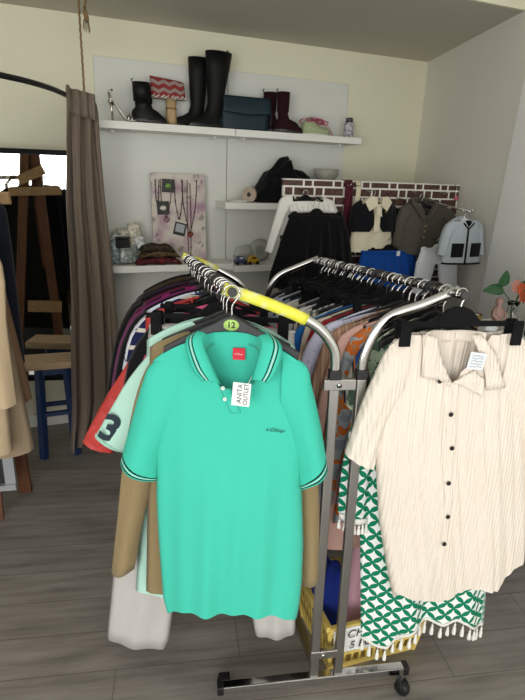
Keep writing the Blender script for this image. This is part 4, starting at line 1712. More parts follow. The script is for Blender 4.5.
tp = NT('yellow_tape')
n_ = tp.noise(tp.coord('Object'), 16, 3)
tp.col(tp.ramp(n_, [(.36, '#f1f0e4'), (.50, '#ece95a'), (.62, '#e9e642'), (.75, '#f1efb0')]))
tp.rough(.3)
M_TAPE = tp.m


def frame(bb, ashift, zs, front):
    pl, pr = -.058 + ashift, .038 + ashift
    # posts: flattened square tube, lower end to base
    for i, (a, at) in enumerate(((pl, pl - .03), (pr, pr - .03))):
        b = MB()
        b.bar(W(a + (.006 if i == 0 else .0), bb, .05), W(at + (.026 if i == 0 else .012), bb, 1.20 + zs), .030, .022, tuple(RB))
        b.build('post', M_STEEL if front else M_CHROME, rack, bevel=.004)
        b = MB()
        b.box(W(at + (.026 if i == 0 else .012), bb, 1.215 + zs), (.036, .030, .030), Mx)
        b.build('collar', M_BLACKP, rack, bevel=.003)
    la, ra = (r1a, r2a) if front else (r1b, r2b)
    lx, rx = la.x - .018, ra.x + .018
    lz, rz_ = la.z, ra.z
    left = smooth_path([W(lx, bb, lz + .006), W(lx + .10, bb, lz - .028), W(pl - .115, bb, lz - .075), W(pl - .052, bb, lz - .115), W(pl - .010, bb, lz - .175), W(pl - .003, bb, 1.21 + zs)], 26)
    right = smooth_path([W(rx, bb, rz_ + .008), W(rx - .10, bb, rz_ - .034), W(pr + .055, bb, rz_ - .068), W(pr + .012, bb, rz_ - .115), W(pr - .014, bb, rz_ - .185), W(pr - .018, bb, 1.21 + zs)], 26)
    for nm, pts in (('arm', left), ('arm', right)):
        b = MB()
        b.tube(pts, .0158, 12, flat=.66, up=tuple(RB))
        b.build(nm, M_CHROME, rack)
    if front:
        # yellow tape wrapped over the outer half of the left arm, black tape under the right arm's crook
        b = MB()
        b.tube(left[0:12], .0172, 12, flat=.70, up=tuple(RB))
        b.build('yellow_tape', M_TAPE, rack)
        for p in (W(la.x, bb - .016, la.z), W(ra.x - .012, bb - .016, ra.z + .002)):
            b = MB()
            b.lathe([(.0, 0), (.0085, 0), (.0085, -.003), (0, -.0035)], p, 14, Mx @ Matrix.Rotation(R(-90), 3, 'X'))
            b.build('bolt', M_STEEL, rack)
        brs = ((1.185, -.058), (.165, -.034))
    else:
        b = MB()
        b.tube(left[0:9], .0172, 12, flat=.70, up=tuple(RB))
        b.build('yellow_tape', M_TAPE, rack)
        brs = ((1.15, -.04 + ashift), (.165, -.03 + ashift))
    for z, ac in brs:
        b = MB()
        b.box(W(ac + .012, bb - .004, z), (.098, .018, .034), Mx)
        b.build('bracket', M_STEEL, rack, bevel=.003)
        b = MB()
        b.lathe([(0, 0), (.008, 0), (.008, -.004), (0, -.006)], W(ac + .008, bb - .013, z), 12, Mx @ Matrix.Rotation(R(-90), 3, 'X'))
        b.build('bolt', M_HOOK, rack)
    b = MB()
    b.box(W(-.045 + ashift, bb, .052), (.67, .032, .030), Mx)
    b.build('base_bar', M_CHROME, rack, bevel=.003)
    for a in (-.385, .295):
        b = MB()
        b.box(W(a + ashift, bb, .052), (.022, .037, .036), Mx)
        b.build('end_cap', M_BLACKP, rack, bevel=.003)
        # castor: fork and wheel
        fk = MB()
        sgn = 1
        wc = W(a - .03 * (1 if a > 0 else -.6) + ashift, bb - (.055 if a > 0 else -.045), .027)
        fk.tube([W(a - .03 * (1 if a > 0 else -.6) + ashift, bb - (.02 if a > 0 else -.01), .038), wc + Vector((0, 0, .012))], .010, 8)
        fk.box(wc + Vector((0, 0, .014)), (.040, .036, .020), Mx)
        f_ = fk.build('castor', M_BLACKP, rack, bevel=.003)
        wb = MB()
        wb.lathe([(.012, -.014), (.025, -.013), (.027, -.009), (.027, .009), (.025, .013), (.012, .014)], wc, 20, Matrix.Rotation(R(35), 3, 'Z') @ Mx @ Matrix.Rotation(R(90), 3, 'Y'))
        wb.build('wheel', M_BLACKP, f_)


frame(0.0, 0.0, 0.0, True)
frame(RL, -.125, -.05, False)
b = MB()
b.bar(W(-.045, .015, .10), W(-.045 - .125, RL - .015, .10), .03, .02)
b.build('base_rail', M_STEEL, rack)

# ------------------------------------------------------------------ prints for the packed clothes
P = {}
P['pinkstripe'] = patterned('pink_black_stripes', [(0, '#15131a'), (.48, '#d65f86')], 9, 'bands', out='Object')
P['splash'] = patterned('blue_splash_print', [(0, '#dfe4f0'), (.55, '#dfe4f0'), (.6, '#27305e'), (.68, '#c9d3ee')], 22)
P['navypipe'] = patterned('navy_piping', [(0, '#1c2350'), (.86, '#d8d4c8')], 5, 'bands')
P['magenta'] = patterned('magenta_print', [(0, '#141016'), (.54, '#141016'), (.58, '#a02468')], 14)
P['redquilt'] = None
P['paisley'] = patterned('orange_paisley', [(0, '#8f98a0'), (.42, '#a9b0b4'), (.52, '#d6702c'), (.60, '#b0805c'), (.66, '#7f8b94')], 17)
P['greendots'] = patterned('sage_print', [(0, '#43594c'), (.45, '#9aa890'), (.58, '#c7cdb9')], 24)
P['bluestripe'] = patterned('blue_orange_stripes', [(0, '#1f4f96'), (.35, '#e08a34'), (.55, '#182a52'), (.8, '#dcd8cc')], 6, 'wave')
P['dots'] = patterned('lavender_dots', [(0, '#5b5d86'), (.12, '#cfd0e6')], 55, 'voronoi')
P['greystripe'] = patterned('grey_stripes', [(0, '#cfccc2'), (.5, '#6e6c68')], 14, 'wave')
P['bluecheck'] = patterned('blue_check', [(0, '#26386e'), (.55, '#4e6aa8'), (.7, '#1a2346')], 16, 'wave')
P['leopard'] = patterned('brown_fur', [(.3, '#241a12'), (.6, '#4c3826')], 40, mscale=(1, 1, .3), const=False)
P['pleat'] = patterned('mocha_pleats', [(0, '#a5826c'), (.5, '#8a6a56'), (.75, '#b89680')], 13, 'wave', const=False)


def quilted(name, hexc):
    t_ = NT(name)
    v = t_.coord('Object')
    w1 = t_.n('TexWave')
    w1.bands_direction = 'DIAGONAL'
    w1.inputs['Scale'].default_value = 7
    t_.t.links.new(v, w1.inputs['Vector'])
    w2 = t_.n('TexWave')
    w2.bands_direction = 'DIAGONAL'
    w2.inputs['Scale'].default_value = 7
    t_.t.links.new(t_.coord('Object', (-1, 1, 1)), w2.inputs['Vector'])
    h = t_.math('MULTIPLY', t_.math('POWER', w1.outputs['Fac'], .35), t_.math('POWER', w2.outputs['Fac'], .35))
    t_.bump(h, .5, .012)
    t_.col(lin(hexc))
    t_.rough(.55)
    return t_.m


P['redquilt'] = quilted('coral_quilt', '#c8403c')


def rail_slot(rn, t_, yaw):
    p = rail(rn, t_)
    return p + Vector((0, 0, .0145)), PSI + R(yaw)


def packed(rn, t_, name, lab, cat, m_, hw=.20, L=.65, sl='s', T=.013, yaw=-6, flare=.06, clip=False, skew=0.0, sleevelen=1.0, wide=1.0, wr=None, UL=None, grp=None, hgr=True, hang_lab=None):
    loc, rz = rail_slot(rn, t_, yaw)
    hl = hang_lab or ('black hanger carrying the ' + lab.split(' hanging')[0].split(' on the')[0])
    if hgr:
        h = thing('clothes_hanger', hl, 'hanger', loc, rz, 'hangers on the %s rail' % ('left' if rn == 1 else 'right'))
        if clip:
            clip_hanger_parts(h, -.10, hw * .95, (-hw * .8, hw * .8))
        else:
            hanger_parts(h, -.076, hw * .95, .078, .021, None, M_BLACKP if rnd.random() < .4 else None, .012, .003)
    t = thing(name, lab, cat, loc, rz, grp)
    k = rnd.uniform(0, 6)
    fold = lambda s_, v, sd: .005 * (.3 + v) * sin(7 * s_ + k + 2 * v)
    z0 = -.120 if clip else (-.092 if rn == 1 else -.106)
    if clip:
        top = const(z0)
        topb = const(z0)
    else:
        top = lambda s_: z0 - .065 * abs(s_) ** 1.7 - (.05 * (1 - abs(s_) / .3) if abs(s_) < .3 else 0)
        topb = lambda s_: z0 + .012 - .077 * abs(s_) ** 1.7
    out = [(0, -hw, hw), (-.16, -hw * 1.03, hw * 1.03), (-L, -hw * (1 + flare) + skew, hw * (1 + flare) + skew)]
    cloth_body(out, top, topb, lambda s_: -L + .008 * sin(5 * s_ + k), lambda s_: -L, lambda v: T * (.5 + .5 * min(1, v * 3)), fold, 18, 14).build('body', m_, t, world=False)
    wide_l = wide
    for sg in (-1, 1):
        wide = wide_l if sg < 0 else (wr or wide_l)
        if sl == 's':
            U = [(.82 * hw, -.145), (1.12 * hw, -.185), (1.36 * hw, -.26), (1.50 * hw, -.25 - .13 * sleevelen)]
            Lw = [(.80 * hw, -.26), (.92 * hw, -.32), (1.0 * hw, -.37), (1.08 * hw, -.27 - .18 * sleevelen)]
        elif sl == 'l':
            U = [(.82 * hw, -.145), (1.16 * hw, -.185), (1.43 * hw * wide, -.29), (1.60 * hw * wide, -.45), (1.74 * hw * wide, -.64 * sleevelen)]
            Lw = [(.80 * hw, -.26), (.95 * hw, -.36), (1.14 * hw * wide, -.50), (1.34 * hw * wide, -.66 * sleevelen)]
        else:
            continue
        if UL and sg < 0:
            U, Lw = UL
        cloth_sleeve([(sg * x, z) for x, z in U], [(sg * x, z) for x, z in Lw], T * .95, 10, 9, .003, k, uvt=False).build('sleeve', m_, t, world=False)
    if not clip and sl != 'n':
        b = MB()
        b.tube([(.30 * hw * cos(a), (T * .6 + .003) * sin(a), z0 - .012 + (.012 if sin(a) > 0 else -.030 * abs(sin(a)))) for a in [2 * pi * q / 20 for q in range(20)]], .0045, 5, close=True)
        b.build('neckband', m_, t, world=False)
    return t


F = lambda h, r=.85: fabric('cloth', h, r, .3)
RED_UL = ([(.15, -.15), (.22, -.215), (.30, -.345), (.385, -.48), (.465, -.635)], [(.14, -.30), (.20, -.42), (.27, -.54), (.355, -.675)])
row1 = [
    (.175, 'tee_shirt', 'pink and black striped jersey top hanging behind the mint shirt', 'top', P['pinkstripe'], dict(sl='s', L=.62, hw=.172)),
    (.215, 'tank_top', 'heather grey tank top hanging behind the pink striped top', 'top', F('#8f9196'), dict(sl='n', L=.6, clip=True, hw=.185)),
    (.26, 'cardigan', 'black fine-knit cardigan hanging over the red quilted jacket', 'cardigan', F('#101014'), dict(sl='l', L=.72, sleevelen=.85, hw=.185, wide=1.06, wr=.85)),
    (.325, 'quilted_jacket', 'coral red quilted jacket whose sleeve flares out at the left', 'jacket', P['redquilt'], dict(sl='l', L=.72, hw=.215, T=.024, flare=.0, wr=.75, UL=RED_UL)),
    (.39, 'blouse', 'cream and navy piped blouse hanging behind the red quilted jacket', 'blouse', P['navypipe'], dict(sl='s', L=.62)),
    (.435, 'blouse', 'white blouse with blue splashes hanging on the left rail', 'blouse', P['splash'], dict(sl='s', L=.64, hw=.205)),
    (.475, 'dress', 'long black dress reaching lowest behind the red quilted jacket', 'dress', F('#0c0c0f'), dict(sl='l', L=1.12, hw=.212)),
    (.52, 'tee_shirt', 'plum purple jersey top hanging on the left rail', 'top', F('#712a60'), dict(sl='l', L=.66, hw=.215)),
    (.57, 'tee_shirt', 'black top with magenta triangles hanging on the left rail', 'top', P['magenta'], dict(sl='s', L=.62)),
    (.615, 'blouse', 'burgundy wine blouse hanging behind the magenta patterned top', 'blouse', F('#5e1c3c'), dict(sl='l', L=.68, hw=.21)),
    (.66, 'coat', 'long black wool coat hanging on the left rail behind the burgundy blouse', 'coat', F('#0b0b0d'), dict(sl='l', L=.95, hw=.225, T=.018)),
    (.71, 'jumper', 'dark plum jumper hanging behind the long black wool coat', 'jumper', F('#4a2144'), dict(sl='l', L=.66, hw=.21)),
    (.755, 'jacket', 'charcoal jacket hanging between the plum jumper and the brown fur', 'jacket', F('#242428'), dict(sl='l', L=.7, hw=.22)),
    (.81, 'fur_waistcoat', 'dark brown furry waistcoat spread near the back of the left rail', 'waistcoat', P['leopard'], dict(sl='s', L=.6, hw=.20, T=.022)),
    (.86, 'cardigan', 'olive brown cardigan hanging behind the furry waistcoat', 'cardigan', F('#4a3c28'), dict(sl='l', L=.7, hw=.20)),
    (.905, 'coat', 'black raincoat hanging next to last on the left rail', 'coat', F('#0d0e10', .5), dict(sl='l', L=.9, hw=.20)),
    (.95, 'jacket', 'dark wine jacket hanging last on the left rail', 'jacket', F('#30141c'), dict(sl='l', L=.72, hw=.195)),
]
for t_, nm, lab, cat, m_, kw in row1:
    packed(1, t_, nm, lab, cat, m_, yaw=-6 + rnd.uniform(-3, 3), **kw)

row2 = [
    (.075, 'blouse', 'sage green printed blouse hanging beside the right post', 'blouse', P['greendots'], dict(sl='s', L=.62, hw=.172)),
    (.110, 'tee_shirt', 'blue and orange striped top hanging behind the sage blouse', 'top', P['bluestripe'], dict(sl='s', L=.6, hw=.168)),
    (.145, 'dress', 'grey dress with orange paisley print hanging between the rack posts', 'dress', P['paisley'], dict(sl='l', L=.88, hw=.188, T=.018, flare=.20, sleevelen=1.22, wide=.92)),
    (.185, 'tunic', 'pale peach pink tunic reaching down towards the yellow basket', 'tunic', F('#e0b3a6'), dict(sl='l', L=1.0, hw=.205, T=.018, sleevelen=1.35, flare=.25, wide=.92)),
    (.222, 'blouse', 'mocha brown pleated blouse hanging behind the left rack post', 'blouse', P['pleat'], dict(sl='l', L=.8, hw=.226, T=.016, sleevelen=1.1, wide=.92)),
    (.262, 'blouse', 'lavender dotted blouse showing between the rack posts', 'blouse', P['dots'], dict(sl='l', L=.68, hw=.248, T=.020, wide=.95)),
    (.302, 'tee_shirt', 'dark red top hanging behind the lavender dotted blouse', 'top', F('#9a1f2c'), dict(sl='l', L=.64, hw=.25)),
    (.335, 'blouse', 'cream satin blouse hanging behind the dark red top', 'blouse', F('#d8cdb8', .5), dict(sl='l', L=.66, hw=.258)),
    (.370, 'tee_shirt', 'bright blue top hanging behind the cream satin blouse', 'top', F('#1f66b0'), dict(sl='s', L=.62, hw=.268)),
    (.410, 'shirt', 'pale mint shirt hanging behind the bright blue top', 'shirt', F('#c8d6d2'), dict(sl='s', L=.6, hw=.24)),
    (.450, 'shirt', 'grey and white striped shirt hanging midway on the right rail', 'shirt', P['greystripe'], dict(sl='l', L=.7, hw=.255)),
    (.49, 'tank_top', 'black sleeveless top hanging behind the grey striped shirt', 'top', F('#111113'), dict(sl='n', L=.6, clip=True)),
    (.53, 'shirt', 'white cotton shirt hanging midway on the right rail', 'shirt', F('#e0e0de'), dict(sl='l', L=.7, hw=.25)),
    (.57, 'jacket', 'navy jacket hanging behind the white cotton shirt', 'jacket', F('#1a2038'), dict(sl='l', L=.7, hw=.22)),
    (.61, 'blouse', 'pale grey blouse hanging behind the navy jacket', 'blouse', F('#a9a9ab'), dict(sl='s', L=.62, hw=.25)),
    (.65, 'shorts', 'black shorts clipped behind the pale grey blouse', 'shorts', F('#0d0d0f'), dict(sl='n', L=.45, clip=True)),
    (.69, 'shirt', 'off-white linen shirt hanging towards the back of the right rail', 'shirt', F('#d4d0c4'), dict(sl='l', L=.7, hw=.245)),
    (.73, 'dress', 'blue checked dress hanging towards the back of the right rail', 'dress', P['bluecheck'], dict(sl='s', L=.9, hw=.23)),
    (.77, 'tee_shirt', 'black lace top hanging behind the blue checked dress', 'top', F('#131316'), dict(sl='s', L=.6, hw=.21)),
    (.81, 'blouse', 'lilac grey blouse hanging near the back of the right rail', 'blouse', F('#aeb2c6'), dict(sl='l', L=.66, hw=.24)),
    (.85, 'skirt', 'charcoal skirt clipped near the back of the right rail', 'skirt', F('#26262a'), dict(sl='n', L=.6, clip=True)),
    (.89, 'shirt', 'silver grey shirt hanging third from the back of the right rail', 'shirt', F('#b9bcc2'), dict(sl='s', L=.66, hw=.235)),
    (.93, 'jacket', 'black jacket hanging next to last on the right rail', 'jacket', F('#0f0f12'), dict(sl='l', L=.7, hw=.22)),
    (.97, 'blouse', 'dark grey blouse hanging last on the right rail', 'blouse', F('#4c4a4c'), dict(sl='s', L=.62, hw=.225)),
]
for t_, nm, lab, cat, m_, kw in row2:
    kw.setdefault('T', .011)
    kw.setdefault('wide', .86)
    packed(2, t_, nm, lab, cat, m_, yaw=-2 + rnd.uniform(-3, 3), **kw)

# ================================================================== FRONT GARMENTS, cut to their own outlines
def front_garment(outline, topF, topB, hemF, hemB, thick, fold, zr, **kw):
    """outline and edges in room heights; returns the mesh builder and the front-surface function"""
    ol = [(z - zr, a, b_) for z, a, b_ in outline]
    tF, tB = (lambda s_: topF(s_) - zr), (lambda s_: topB(s_) - zr)
    hF, hB = (lambda s_: hemF(s_) - zr), (lambda s_: hemB(s_) - zr)
    mb = cloth_body(ol, tF, tB, hF, hB, thick, fold, **kw)

    def fy(x, z):
        xl, xr = interp(ol, z)
        s_ = max(-.995, min(.995, 2 * (x - xl) / (xr - xl) - 1))
        v = max(0, min(1, (tF(s_) - z) / (tF(s_) - hF(s_))))
        e = (1 - s_ * s_) ** .5
        return -thick(v) * e + (fold(s_, v, -1) * e ** .7 if fold else 0)
    return mb, fy


def table(pts):
    return lambda s_: interp(pts, s_)[0]


def sl(pts, zr):
    return [(x, z - zr) for x, z in pts]


def strip(fy, pts, w, out=.003, n=24, name='placket'):
    """a flat band lying on the front of a garment along a line of (x, z)"""
    line = smooth_path([(x, 0, z) for x, z in pts], n)
    mb = MB()
    rows = []
    for i, p in enumerate(line):
        rows.append([(p.x + w * (k / 4 - .5), fy(p.x + w * (k / 4 - .5), p.z) - out * (1 if 0 < k < 4 else .2), p.z) for k in range(5)])
    return mb.grid(rows, uv=lambda i, j: (rows[i][j][0] + 2.03, rows[i][j][2] + 2))


def button(t, x, y, z, r, m_, name='button'):
    mb = MB()
    mb.lathe([(0, 0), (r, 0), (r * 1.02, -.0012), (r * .85, -.003), (r * .55, -.0022), (0, -.0022)], (x, y, z), 14, Matrix.Rotation(R(-90), 3, 'X'))
    return mb.build(name, m_, t, world=False)


# ---------------------------------------------------------------- turquoise polo shirt
loc, rz = rail_slot(1, -.028, -10.7)
ZR1 = loc.z
TQ = '#45c6ae'
h = thing('clothes_hanger', 'black hanger with a green size 12 disc carrying the turquoise polo shirt', 'hanger', loc, rz, 'hangers on the left rail')
hanger_parts(h, -.078, .185, .085, .021, mat('charcoal_plastic', '#26282b', .4), None, .013)
b = MB()
b.lathe([(0, 0), (.0165, 0), (.0165, -.002), (0, -.0028)], (0, 0, 0), 24, Matrix.Rotation(R(-90), 3, 'X'))
b.v = [(x * 1.28 + 0.0, y - .0066, z * .92 - .103) for x, y, z in b.v]
dsc = b.build('size_disc', mat('lime_green', '#b9dd7a', .4), h, world=False)
lettering(dsc, '12', (0, -.0096, -.103), (1, 0, 0), (0, 0, 1), .023, mat('ink_black', '#0f130f', .5), off=.0006)

polo = thing('polo_shirt', 'turquoise short-sleeved polo shirt hanging frontmost on the left rail', 'polo shirt', loc, rz)
M_TQ = fabric('turquoise_pique', TQ, .85, .16, 7, .04)
shoulder = lambda s_: 1.347 - .085 * abs(s_) ** 2.3
vcut = lambda x: 1.138 + abs(x - .018) * 1.62
topF = lambda s_: min(shoulder(s_), vcut(s_ * .21))
olp = [(1.40, -.212, .207), (1.262, -.216, .207), (1.20, -.224, .218), (1.10, -.222, .217), (.93, -.216, .214), (.83, -.219, .221), (.69, -.217, .232), (.54, -.211, .236), (.45, -.207, .233), (.39, -.195, .226)]
foldp = lambda s_, v, sd: (.012 * max(0, v - .25) ** 1.2 * sin(8.5 * s_ + .6 + 1.2 * v) + .007 * v * sin(17 * s_ + 3 * v + 1.0) + .006 * sin(3.1 * s_ + 7 * v)) * (1 if sd < 0 else .6)
thp = lambda v: .024 + .036 * min(1, v * 2.2)
mb, fy = front_garment(olp, topF, shoulder, lambda s_: .447 - .050 * abs(s_) ** 4.5 + .003 * sin(7 * s_), lambda s_: .398, thp, foldp, ZR1, NS=44, NV=40)
mb.build('body', M_TQ, polo, world=False)
M_TQS = uv_bands('turquoise_sleeve', TQ, [(.928, .943, '#14201f'), (.950, .960, '#bcd8d0'), (.967, .982, '#14201f')])
cloth_sleeve(sl([(-.14, 1.305), (-.218, 1.254), (-.246, 1.197), (-.284, 1.073), (-.322, .942)], ZR1), sl([(-.14, 1.12), (-.175, 1.03), (-.203, .96), (-.215, .888)], ZR1), lambda t_: .030 + .018 * t_, 26, 26, .004, 1.0).build('sleeve', M_TQS, polo, world=False, solid=.002)
cloth_sleeve(sl([(.14, 1.305), (.205, 1.268), (.226, 1.205), (.255, 1.10), (.288, .952)], ZR1), sl([(.14, 1.12), (.170, 1.03), (.198, .96), (.212, .890)], ZR1), lambda t_: .030 + .018 * t_, 26, 26, .004, 2.0).build('sleeve', M_TQS, polo, world=False, solid=.002)
# armhole seams
for sg, pts in ((-1, [(-.176, 1.296), (-.200, 1.20), (-.205, 1.10), (-.206, .98)]), (1, [(.168, 1.296), (.190, 1.20), (.195, 1.10), (.203, .98)])):
    pass
# collar
M_COL = uv_bands('turquoise_collar', TQ, [(.60, .66, '#14201f'), (.69, .745, '#b5cfc8'), (.775, .83, '#14201f')])
inner = [(-.022, -.050, 1.220), (-.044, -.048, 1.268), (-.070, -.028, 1.330), (-.052, .018, 1.352), (.0, .034, 1.349), (.058, .018, 1.352), (.080, -.028, 1.332), (.068, -.048, 1.270), (.060, -.052, 1.236)]
outer = [(-.070, -.064, 1.232), (-.098, -.060, 1.268), (-.118, -.034, 1.332), (-.092, .032, 1.338), (.0, .054, 1.312), (.096, .032, 1.338), (.138, -.034, 1.326), (.124, -.060, 1.266), (.106, -.064, 1.232)]
ni = 56
pi_, po = smooth_path(inner, ni), smooth_path(outer, ni)
rows = []
for k in range(7):
    u = k / 6
    rows.append([p + (q - p) * u + Vector((0, -.008 * sin(u * pi) if p.y < 0 else .006 * sin(u * pi), .010 * sin(u * pi) - ZR1)) for p, q in zip(pi_, po)])
b = MB()
b.grid(rows, uv=lambda i, j: (j / (ni - 1), i / 6))
b.build('collar', M_COL, polo, world=False, solid=.003)
b = MB()
rows = []
inb = smooth_path([(x * 1.05, y + (.004 if y > 0 else -.002), z - .045) for x, y, z in inner[1:-1]], 40)
int_ = smooth_path(inner[1:-1], 40)
for k in range(4):
    rows.append([p + (q - p) * (k / 3) - Vector((0, 0, ZR1)) for p, q in zip(int_, inb)])
b.grid(rows)
b.build('collar_stand', M_TQ, polo, world=False, solid=.002)
strip(fy, sl([(-.012, 1.200), (.000, 1.17), (.018, 1.128)], ZR1), .030, .004, 12).build('placket', M_TQ, polo, world=False, solid=.002)
M_BTN = mat('pale_button', '#d7e6df', .3)
for x, z in ((-.018, 1.202), (-.012, 1.170)):
    button(polo, x, fy(x, z - ZR1) - .006, z - ZR1, .0062, M_BTN)
b = MB()
b.box((.020, .0225, 1.285 - ZR1), (.034, .002, .034))
lb = b.build('neck_label', mat('red_label', '#d3203a', .6), polo, world=False)
lb['label'] = 'red woven neck label'
lettering(lb, 's.Oliver', (.020, .0208, 1.285 - ZR1), (1, 0, -.08), (.08, 0, 1), .0075, mat('label_white', '#f3dfe0', .6))
lx, lz = .130, 1.088 - ZR1
lettering(polo, 's.Oliver', (lx, fy(lx, lz) - .0035, lz), (1, 0, -.10), (.10, 0, 1), .0165, mat('logo_green', '#0f5a50', .7), shear=.35)
# price tag of the shop
tg = thing('price_tag', 'white paper tag lettered ANITA OUTLET hanging at the neck of the polo shirt', 'tag', loc, rz)
b = MB()
cx_, cz_ = .036, 1.206 - ZR1
ty = -.079
mt = Matrix.Rotation(R(4), 3, 'Y')
b.box((cx_, ty, cz_), (.048, .0012, .066), mt)
card = b.build('card', mat('tag_paper', '#f3f3f1', .6), tg, world=False)
up_, rt_ = mt @ Vector((-1, 0, 0)), mt @ Vector((0, 0, 1))
M_INK = mat('ink_black', '#0f130f', .5)
for i, wd_ in enumerate(('ANITA', 'OUTLET')):
    c_ = Vector((cx_, ty - .001, cz_)) + mt @ Vector((-.004 + .0165 * i, 0, .002))
    lettering(card, wd_, c_, rt_, up_, .0185 if i == 0 else .0165, M_INK)
b = MB()
b.tube([(cx_ + .018, ty, cz_ + .030), (.055, -.066, 1.238 - ZR1), (.062, -.058, 1.25 - ZR1)], .0009, 5)
b.build('string', mat('tag_paper', '#f3f3f1', .6), tg, world=False)

# ---------------------------------------------------------------- olive brown cardigan
loc, rz = rail_slot(1, .048, -10.7)
z_ = loc.z
h = thing('clothes_hanger', 'black hanger carrying the olive brown cardigan behind the polo shirt', 'hanger', loc, rz, 'hangers on the left rail')
hanger_parts(h, -.085, .185, .075)
t = thing('cardigan', 'long-sleeved olive brown cardigan hanging right behind the turquoise polo', 'cardigan', loc, rz)
M_CARD = fabric('olive_brown_knit', '#94815e', .95, .3, 14, .18)
sh = lambda s_: 1.352 - .075 * abs(s_) ** 2.0
foldc = lambda s_, v, sd: .008 * v * sin(9 * s_ + 2 * v)
mb, fyc = front_garment([(1.4, -.215, .212), (1.26, -.222, .215), (.9, -.238, .225), (.39, -.262, .235)], lambda s_: min(sh(s_), 1.15 + abs(s_ * .21) * 1.9), sh, lambda s_: .400 + .035 * (s_ + 1) / 2 + .02 * max(0, -s_ - .7), lambda s_: .41, lambda v: .016 + .012 * min(1, 2 * v), foldc, z_)
mb.build('body', M_CARD, t, world=False)
cloth_sleeve(sl([(-.13, 1.320), (-.216, 1.238), (-.268, 1.115), (-.316, .89), (-.345, .68), (-.376, .47)], z_), sl([(-.13, 1.14), (-.17, 1.02), (-.21, .88), (-.258, .70), (-.298, .495)], z_), .024, 18, 20, .005, .3, uvt=False).build('sleeve', M_CARD, t, world=False, solid=.002)
cloth_sleeve(sl([(.16, 1.305), (.222, 1.245), (.275, 1.0), (.303, .75), (.318, .49)], z_), sl([(.15, 1.12), (.20, .95), (.226, .75), (.245, .475)], z_), .024, 18, 20, .005, 1.3, uvt=False).build('sleeve', M_CARD, t, world=False, solid=.002)

# ---------------------------------------------------------------- mint shirt with a number on the sleeve
loc, rz = rail_slot(1, .098, -10.7)
z_ = loc.z
h = thing('clothes_hanger', 'black hanger carrying the mint shirt with the number on its sleeve', 'hanger', loc, rz, 'hangers on the left rail')
hanger_parts(h, -.085, .185, .075)
t = thing('jersey_shirt', 'pale mint shirt with a dark number 3 on the left sleeve', 'shirt', loc, rz)
M_MINT = fabric('mint_jersey', '#b9e2d3', .85, .25, 8, .04)
sh = lambda s_: 1.362 - .08 * abs(s_) ** 2.0
mb, fym = front_garment([(1.4, -.225, .21), (1.26, -.228, .215), (.9, -.245, .225), (.34, -.300, .225)], lambda s_: min(sh(s_), 1.26 + abs(s_ * .21) * 1.2), sh, lambda s_: .355 + .01 * sin(4 * s_), lambda s_: .36, lambda v: .014 + .010 * min(1, 2 * v), foldc, z_)
mb.build('body', M_MINT, t, world=False)
slv = cloth_sleeve(sl([(-.10, 1.350), (-.200, 1.262), (-.280, 1.165), (-.342, 1.062), (-.404, .952)], z_), sl([(-.14, 1.10), (-.19, 1.03), (-.24, .97), (-.300, .908)], z_), .022, 18, 18, .003, .3, uvt=False).build('sleeve', M_MINT, t, world=False, solid=.002)
cloth_sleeve(sl([(.13, 1.315), (.225, 1.22), (.26, 1.09), (.285, .97)], z_), sl([(.14, 1.10), (.18, 1.03), (.205, .97), (.22, .93)], z_), .022, 18, 14, .003, .3, uvt=False).build('sleeve', M_MINT, t, world=False, solid=.002)
lettering(slv, '3', (-.346, -.0262, .995 - z_), (1, .10, -.42), (.42, 0, 1), .125, mat('navy_print', '#22303c', .8), off=.004)
b = MB()
rows = [[(p_[0] + (q_[0] - p_[0]) * k / 8, -.027 * sin(pi * (.04 + .92 * k / 8)) - .001, p_[1] + (q_[1] - p_[1]) * k / 8 - z_) for k in range(9)] for p_, q_ in (((-.399, .970), (-.302, .915)), ((-.403, .958), (-.304, .903)))]
b.grid(rows)
b.build('cuff_hem', fabric('mint_edge', '#9ccab9', .85, .2), slv, world=False)

# ---------------------------------------------------------------- grey linen trousers on a clip hanger
loc, rz = rail_slot(1, .140, -10.7)
z_ = loc.z
h = thing('clip_hanger', 'black clip hanger gripping the grey linen trousers behind the mint shirt', 'hanger', loc, rz, 'hangers on the left rail')
clip_hanger_parts(h, -.118, .225, (-.190, .188), None, .055, .021, 1.25, -.028)
t = thing('trousers', 'pale grey linen trousers whose legs show below the cardigan', 'trousers', loc, rz)
M_LIN = fabric('grey_linen', '#bfbbb8', .9, .35, 9, .08)
mb, _ = front_garment([(1.33, -.215, .222), (1.18, -.235, .23), (1.05, -.262, .238)], const(1.322), const(1.322), const(1.04), const(1.04), lambda v: .018, None, z_, NS=20, NV=6)
mb.build('waist', M_LIN, t, world=False)
mb, _ = front_garment([(1.06, -.263, .003), (.6, -.345, -.12), (.07, -.418, -.188)], const(1.06), const(1.06), lambda s_: .090 - .014 * s_, lambda s_: .10, lambda v: .020 + .012 * v, lambda s_, v, sd: .006 * sin(6 * s_ + 5 * v), z_, NS=20, NV=18)
mb.build('leg', M_LIN, t, world=False, solid=.002)
mb, _ = front_garment([(1.06, -.003, .238), (.6, .075, .268), (.15, .140, .285)], const(1.06), const(1.06), lambda s_: .172 + .006 * s_, lambda s_: .18, lambda v: .020 + .012 * v, lambda s_, v, sd: .006 * sin(6 * s_ + 4 * v), z_, NS=20, NV=18)
mb.build('leg', M_LIN, t, world=False, solid=.002)
b = MB()
b.tube([(.004 + .214 * cos(a), .0215 * sin(a), 1.316 - z_) for a in [2 * pi * k / 36 for k in range(36)]], .010, 6, close=True, flat=.4)
b.build('waistband', M_LIN, t, world=False)

